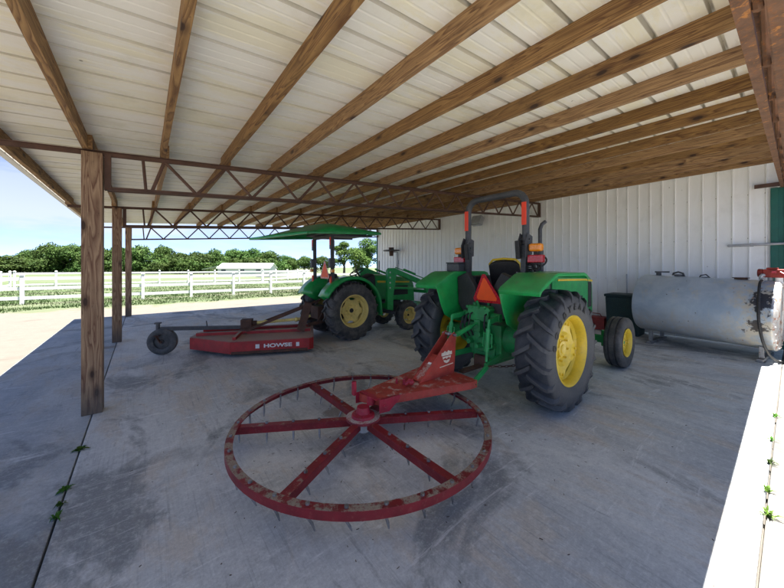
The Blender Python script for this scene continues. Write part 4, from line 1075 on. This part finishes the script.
# loader
for s in (-1, 1):
    b = MB(); b.prism([(1.02, .62), (1.20, .58), (1.22, 1.0), (1.34, 1.60), (1.30, 1.66), (1.10, 1.66), (1.04, 1.60)], s * .60, s * .70); b.bar((1.12, s * .25, .66), (1.12, s * .62, .70), .16, .14)
    tw = b.build('loader_tower', G, T2, bevel=.006)
    b = MB()
    for k in range(4): b.cyl((1.10, s * .701, 1.55 - .13 * k), (1.10, s * .712, 1.55 - .13 * k), .022, n=12)
    b.build('pin', M['galv'], tw)
    b = MB(); b.bar((1.24, s * .65, 1.60), (2.35, s * .65, 1.22), .09, .13); b.bar((2.30, s * .65, 1.26), (2.95, s * .65, .42), .09, .13); b.build('loader_arm', G, T2, bevel=.008)
    b = MB(); b.tube([(1.25, s * .65, 1.15), (1.85, s * .65, 1.12)], .035, 12); b.tube([(1.85, s * .65, 1.12), (2.32, s * .65, 1.10)], .02, 10); b.tube([(1.6, s * .65, 1.62), (2.0, s * .65, 1.49)], .03, 10); b.build('cylinder', G, T2)
b = MB(); b.bar((2.45, -.6, 1.0), (2.45, .6, 1.0), .09, .09); b.tube([(1.3, -.66, 1.68), (1.9, -.66, 1.50), (2.3, -.66, 1.38)], .012, 8); b.build('torque_tube', G, T2)
b = MB(); bp_ = [(2.95, .62), (2.92, .10), (3.05, .02), (3.60, .02)]
b.strip([(x, -.8, z) for x, z in bp_], [(x, .8, z) for x, z in bp_])
for s in (-1, 1): b.add([(2.95, s * .8, .62), (2.92, s * .8, .10), (3.05, s * .8, .02), (3.6, s * .8, .02)], [(0, 1, 2, 3)])
o = b.build('bucket', G, T2, fixn=False); sd = o.modifiers.new('s', 'SOLIDIFY'); sd.thickness = .014
b = MB(); b.tube([(1.05, -.3, 1.5), (1.05, -.3, 1.85)], .012, 8); b.build('antenna', BK, T2)
# rear hitch
b = MB(); b.box((-.5, 0, .62), (.25, .4, .3))
for s in (-1, 1): b.bar((-.2, s * .25, .45), (-.95, s * .38, .42), .03, .07); b.tube([(-.35, s * .25, .9), (-.7, s * .33, .45)], .02, 8)
b.tube([(-.5, 0, .9), (-1.0, .05, .72)], .025, 8); b.build('hitch', M['rust_dark'], T2, bevel=.006)

# ------------------------------------------------------------------ rotary cutter
ca = R(-24); CT = empty('rotary_cutter', (1.73, 7.16, 0), ca); tag(CT, 'weathered red rotary mower deck with a rear tail wheel behind the canopy tractor', 'mower')
# local x forward (towards the tractor)
zb, zk = .07, .30
pl = [(1.30, -.80), (1.36, -.70), (1.36, .78), (1.26, .82), (-.15, .82), (-.95, .26), (-.95, -.14), (-.15, -.82)]
pl = [(1.28, -.82), (1.36, -.74), (1.36, .74), (1.28, .82), (-.14, .82), (-1.0, .30), (-1.0, -.22), (-.14, -.82)]
b = MB(); b.prism(pl, zk - .008, zk, 'xy')
n = len(pl); top = [Vector((*p, zk - .008)) for p in pl]; bot = []
for p in pl: bot.append(Vector((p[0] * 1.0, p[1] * 1.0, zb)))
for i in range(n):
    j = (i + 1) % n; b.bar((top[i] + bot[i]) / 2, (top[j] + bot[j]) / 2, .010, zk - zb - .01)
dk2 = b.build('deck', M['red_deck'], CT, bevel=.003)
b = MB()
for y in (-.12, .42): b.bar((-.92, y * .8, zk + .03), (1.3, y, zk + .03), .09, .06)
b.bar((-.1, -.7, zk + .03), (-.1, .7, zk + .03), .06, .058); b.build('deck_beam', M['red_deck'], dk2, bevel=.004)
b = MB(); b.bar((-.12, -.815, .085), (1.25, -.815, .085), .05, .05); b.build('skid', M['rust_dark'], CT, bevel=.006)
b = MB(); b.lathe([(zk, .16), (zk + .10, .13), (zk + .12, .09), (zk + .22, .10), (zk + .24, .06), (zk + .24, .0001)], axis='z', n=20); b.box((.0, 0, zk + .20), (.22, .20, .18)); b.cyl((.1, 0, zk + .2), (.2, 0, zk + .2), .05); b.build('gearbox', M['rust_dark'], CT, bevel=.012)
b = MB(); b.cyl((.2, 0, zk + .2), (.34, .0, zk + .21), .035); b.sph((.36, 0, zk + .21), .05); b.cyl((.40, 0, zk + .21), (.95, .0, zk + .24), .032); b.sph((1.0, 0, zk + .24), .05); b.cyl((1.02, 0, zk + .24), (1.30, .05, zk + .3), .03); b.build('drive_shaft', M['yellow_pale'], CT)
b = MB()
for s in (-1, 1):
    b.bar((.02, s * .22, zk + .08), (1.18, s * .10, zk + .52), .012, .055); b.bar((1.10, s * .30, zk + .04), (1.26, s * .14, zk + .60), .16, .03, (0, 1, 0))
b.build('hitch_frame', M['rust_dark'], CT, bevel=.004)
TYL = -.24
b = MB(); b.bar((-.05, .0, zk + .12), (-1.50, TYL, zk + .20), .09, .07); b.cyl((-1.54, TYL, zk + .08), (-1.54, TYL, zk + .30), .035); b.box((-1.54, TYL, zk + .31), (.10, .08, .03))
b.tube([(-.72, -.11, zk + .14), (-.74, -.11, zk + .30)], .012, 6); tb_ = b.build('tail_beam', M['grey_steel'], CT, bevel=.006)
b = MB()
for s in (-1, 1): b.bar((-1.54, TYL + s * .085, zk + .08), (-1.46, TYL + s * .085, .24), .012, .07, (0, 1, 0))
b.box((-1.54, TYL, zk + .075), (.10, .185, .015)); b.cyl((-1.46, TYL - .10, .252), (-1.46, TYL + .10, .252), .02); b.build('wheel_fork', M['rust_dark'], tb_)
b = MB(); b.lathe([(.045, .13), (.06, .16), (.062, .20), (.045, .232), (.0, .238), (-.045, .232), (-.062, .20), (-.06, .16), (-.045, .13)], n=36)
b.lathe([(.045, .13), (.02, .12), (.03, .04), (.05, .03), (.05, .0001)], n=24); b.lathe([(-.045, .13), (-.02, .12), (-.03, .04), (-.05, .03), (-.05, .0001)], n=24)
o = b.build('tail_wheel', M['rubber_grey'], CT); o.location = (-1.46, TYL, .256); o.scale = (1.07, 1.07, 1.07)
# decal on the near skirt
me = letters('HOWSE', .10, M['decal'])
o2 = bpy.data.objects.new('lettering', me); COL.objects.link(o2); o2.parent = dk2; o2.location = (.70, -.8285, .19); o2.rotation_euler = (PI / 2, 0, 0); o2.scale = (1.45, .95, 1)
for xx, ww in ((.335, .07), (1.065, .06)):
    b = MB(); b.box((xx, -.8275, .19), (ww, .002, .078)); b.build('decal', M['decal'], dk2)

# ------------------------------------------------------------------ fuel tank
Lt, rt_ = 2.06, .63
TK = empty('fuel_tank', (9.12, 1.17, 0), R(-6)); tag(TK, 'big horizontal blue-grey fuel tank with rust and tar stains by the white wall', 'fuel tank')
b = MB(); h = Lt / 2
b.lathe([(-h, rt_ - .0), (-h + .015, rt_ + .004), (-h + .03, rt_), (0, rt_), (h - .05, rt_), (h - .015, rt_ - .02), (h, rt_ - .06), (h + .012, rt_ * .5), (h + .015, .0001)], n=72)
o = b.build('shell', M['tank'], TK, angle=40); o.location = (0, 0, .845); o.rotation_euler = (R(2.2), 0, 0)
b = MB(); b.lathe([(-h - .0, rt_ - .002), (-h - .02, rt_ - .03), (-h - .03, rt_ * .5), (-h - .03, .0001)], n=48)
for k in range(26): a = 2 * PI * k / 26; b.cyl(((rt_ - .05) * math.cos(a), -h - .01, (rt_ - .05) * math.sin(a)), ((rt_ - .05) * math.cos(a), -h - .035, (rt_ - .05) * math.sin(a)), .008, n=6)
b.build('end_plate', M['tank_end'], o)
for y in (-.86, .76):
    b = MB(); b.box((-.32, y, .12), (.07, .06, .30)); b.box((.32, y, .12), (.07, .06, .30)); b.box((0, y, .03), (.95, .08, .06)); b.box((-.38, y, .008), (.14, .12, .016)); b.build('leg', M['steel'], TK, bevel=.004)
zt_ = lambda y: .845 + .63 + y * math.tan(R(2.2)) - .01
def zc(y, d=0): return zt_(y) + d
b = MB(); b.cyl((0, .72, zc(.72)), (0, .72, zc(.72, .07)), .045); b.cyl((0, .72, zc(.72, .07)), (0, .72, zc(.72, .10)), .07); b.box((.02, .62, zc(.72, .085)), (.06, .16, .03)); b.build('vent_cap', M['grey_steel'], TK, bevel=.004)
b = MB(); b.cyl((0, .38, zc(.38)), (0, .38, zc(.38, .05)), .08); b.tube([(0, .48, zc(.4)), (0, .46, zc(.4, .07)), (0, .38, zc(.4, .10)), (0, .30, zc(.4, .07)), (0, .28, zc(.4))], .020, 8); b.build('fill_cap', M['grey_steel'], TK, bevel=.004)
b = MB(); b.box((-.06, .50, zc(.5, .012)), (.10, .14, .02)); b.build('paper_tag', M['decal'], TK)
b = MB(); b.tube([(0, .04, zc(0)), (0, .02, zc(0, .05)), (0, -.06, zc(0, .07)), (0, -.12, zc(0))], .012, 8); b.cyl((0, -.04, zc(0)), (0, -.04, zc(0, .02)), .05); b.build('lifting_loop', M['grey_steel'], TK)
b = MB(); b.cyl((0, -.55, zc(-.55)), (0, -.55, zc(-.55, .03)), .09); b.cyl((0, -.55, zc(-.55, .03)), (0, -.55, zc(-.55, .045)), .12, n=8); b.build('rusty_bung', M['rust_dark'], TK)
b = MB(); b.cyl((0, -.92, zc(-.92)), (0, -.92, zc(-.92, .07)), .035); b.build('pump_riser', M['galv'], TK)

# pump on the tank top
PM = empty('fuel_pump', (9.0, .25, 1.50), R(-6)); tag(PM, 'red fuel transfer pump standing on the right end of the tank', 'pump')
b = MB(); b.box((.0, -.06, .075), (.16, .30, .15)); b.cyl((0, .09, .08), (0, .16, .08), .075); b.cyl((0, -.18, .10), (0, -.42, .10), .07); b.box((-.02, -.02, .165), (.10, .14, .03)); b.build('housing', M['pump'], PM, bevel=.014)
b = MB(); b.cyl((-.09, .08, .04), (-.13, .08, .04), .03); b.tube([(-.12, .08, .05), (-.16, .10, .02), (-.15, .10, -.04)], .024, 10); b.build('outlet', M['galv'], PM)
b = MB(); b.cyl((-.03, -.10, -.11), (-.03, -.10, -.0), .05, n=20); b.build('filter', M['white'], PM, bevel=.006)
b = MB(); b.tube([(-.08, -.12, .10), (-.14, -.2, .04), (-.16, -.3, .02)], .012, 8); b.box((-.10, -.05, .10), (.02, .06, .04)); b.build('lever', M['lens_red'], PM)
# hose
def smooth(pts, n=8):
    P_ = [Vector(p) for p in pts]; out = []
    P_ = [P_[0] * 2 - P_[1]] + P_ + [P_[-1] * 2 - P_[-2]]
    for i in range(1, len(P_) - 2):
        a, b_, c, d = P_[i - 1:i + 3]
        for k in range(n):
            t = k / n; out.append(.5 * ((2 * b_) + (c - a) * t + (2 * a - 5 * b_ + 4 * c - d) * t * t + (3 * b_ - a - 3 * c + d) * t ** 3))
    out.append(P_[-2]); return out
b = MB(); b.tube(smooth([(8.84, .345, 1.46), (8.55, .365, 1.38), (8.33, .37, 1.0), (8.30, .36, .72), (8.33, .32, .42), (8.45, .26, .20), (8.64, .17, .06), (8.92, .06, .022), (9.3, -.12, .022), (9.7, -.3, .022)]), .020, 12)
o = b.build('fuel_hose', M['hose']); tag(o, 'black rubber fuel hose hanging from the red pump to the pavement', 'hose')
b = MB(); b.cyl((8.86, .342, 1.468), (8.79, .348, 1.45), .028); b.build('fitting', M['galv'], o)

# bin and stick, small clutter by the wall
b = MB(); BX, BY = 9.62, 2.63
bn = empty('storage_bin', (BX, BY, 0)); tag(bn, 'dark green plastic bin by the wall left of the tank', 'bin')
b.add([(-.26, -.33, 0), (.26, -.33, 0), (.26, .33, 0), (-.26, .33, 0), (-.31, -.36, .94), (.31, -.36, .94), (.31, .36, .94), (-.31, .36, .94)], [(3, 2, 1, 0), (0, 1, 5, 4), (1, 2, 6, 5), (2, 3, 7, 6), (3, 0, 4, 7), (4, 5, 6, 7)])
b.build('tub', M['bin'], bn, bevel=.03)
b = MB(); b.box((0, 0, .97), (.66, .76, .07)); b.build('lid', M['bin'], bn, bevel=.02)
b = MB(); b.tube([(0, 0, 0), (.05, .02, 1.50)], .017, 8); b.box((0, 0, .02), (.06, .30, .04)); o = b.build('broom', M['galv'], loc=(9.99, 2.70, 0)); tag(o, 'pale broom handle standing behind the dark green bin against the wall', 'broom')
b = MB(); b.box((0, 0, .16), (.3, .5, .30)); b.box((0, 0, .325), (.34, .54, .03)); b.tube([(0, -.15, .33), (0, -.1, .42), (0, .1, .42), (0, .15, .33)], .012, 8); o = b.build('red_crate', M['pump'], loc=(9.75, 3.35, 0), bevel=.01); tag(o, 'low dark red box against the wall beyond the green bin', 'box')

# debris flecks on the floor (stuff)
random.seed(12); b = MB()
for k in range(260):
    if k % 3: x = random.gauss(HX, 1.1); y = random.gauss(HY - .3, 1.0)
    else: x = random.uniform(-.3, 9); y = random.uniform(.3, 8)
    if x < -.4: continue
    a = random.uniform(0, PI); l_ = random.uniform(.004, .022); w = random.uniform(.002, .005); dx, dy = math.cos(a), math.sin(a)
    b.box((x, y, .003), (l_, w, .003), Matrix.Rotation(a, 3, 'Z'))
o = b.build('dry_debris', M['bark'], fixn=False); tag(o, 'tiny dry leaf and clay crumbs scattered on the concrete', 'debris', kind='stuff')

# ------------------------------------------------------------------ light
sd_ = Vector((.36, -.29, 3.1)).normalized()      # towards the sun
el = math.asin(sd_.z); az = math.atan2(sd_.x, sd_.y)
w = bpy.data.worlds.new('World'); S.world = w; w.use_nodes = True; nt = w.node_tree; nt.nodes.clear()
ou = nt.nodes.new('ShaderNodeOutputWorld'); bg = nt.nodes.new('ShaderNodeBackground'); sk = nt.nodes.new('ShaderNodeTexSky')
sk.sky_type = 'NISHITA'; sk.sun_disc = False; sk.sun_elevation = el; sk.sun_rotation = az; sk.air_density = .25; sk.dust_density = .05; sk.ozone_density = 3.0
tc = nt.nodes.new('ShaderNodeTexCoord'); mp = nt.nodes.new('ShaderNodeMapping'); mp.inputs['Scale'].default_value = (1, 1, 4.5)
nz = nt.nodes.new('ShaderNodeTexNoise'); nz.inputs['Scale'].default_value = 1.7; nz.inputs['Detail'].default_value = 8; nz.inputs['Roughness'].default_value = .6
rp = nt.nodes.new('ShaderNodeMapRange'); rp.inputs[1].default_value = .44; rp.inputs[2].default_value = .62; rp.inputs[4].default_value = .8
mx = nt.nodes.new('ShaderNodeMix'); mx.data_type = 'RGBA'; mx.inputs[7].default_value = (2.3, 2.5, 2.8, 1)
nt.links.new(tc.outputs['Generated'], mp.inputs[0]); nt.links.new(mp.outputs[0], nz.inputs[0]); nt.links.new(nz.outputs[0], rp.inputs[0])
sp_ = nt.nodes.new('ShaderNodeSeparateXYZ'); bd = nt.nodes.new('ShaderNodeMapRange'); bd.inputs[1].default_value = .45; bd.inputs[2].default_value = .12; mu = nt.nodes.new('ShaderNodeMath'); mu.operation = 'MULTIPLY'
nt.links.new(tc.outputs['Generated'], sp_.inputs[0]); nt.links.new(sp_.outputs[2], bd.inputs[0]); nt.links.new(bd.outputs[0], mu.inputs[0]); nt.links.new(rp.outputs[0], mu.inputs[1]); nt.links.new(mu.outputs[0], mx.inputs[0]); nt.links.new(sk.outputs[0], mx.inputs[6]); nt.links.new(mx.outputs[2], bg.inputs[0]); nt.links.new(bg.outputs[0], ou.inputs[0])
bg.inputs[1].default_value = .055
sl = bpy.data.lights.new('sun', 'SUN'); sl.energy = 5.0; sl.angle = R(.53); sl.color = (1, .965, .91); so = bpy.data.objects.new('sun', sl); COL.objects.link(so)
so.rotation_euler = sd_.to_track_quat('Z', 'Y').to_euler()
vs_ = S.view_settings; S.display_settings.display_device = 'sRGB'; vs_.view_transform = 'Standard'; vs_.look = 'None'; vs_.exposure = 2.85; vs_.gamma = 1; vs_.use_curve_mapping = False
S.cycles.max_bounces = 10; S.cycles.diffuse_bounces = 6; S.cycles.use_denoising = True
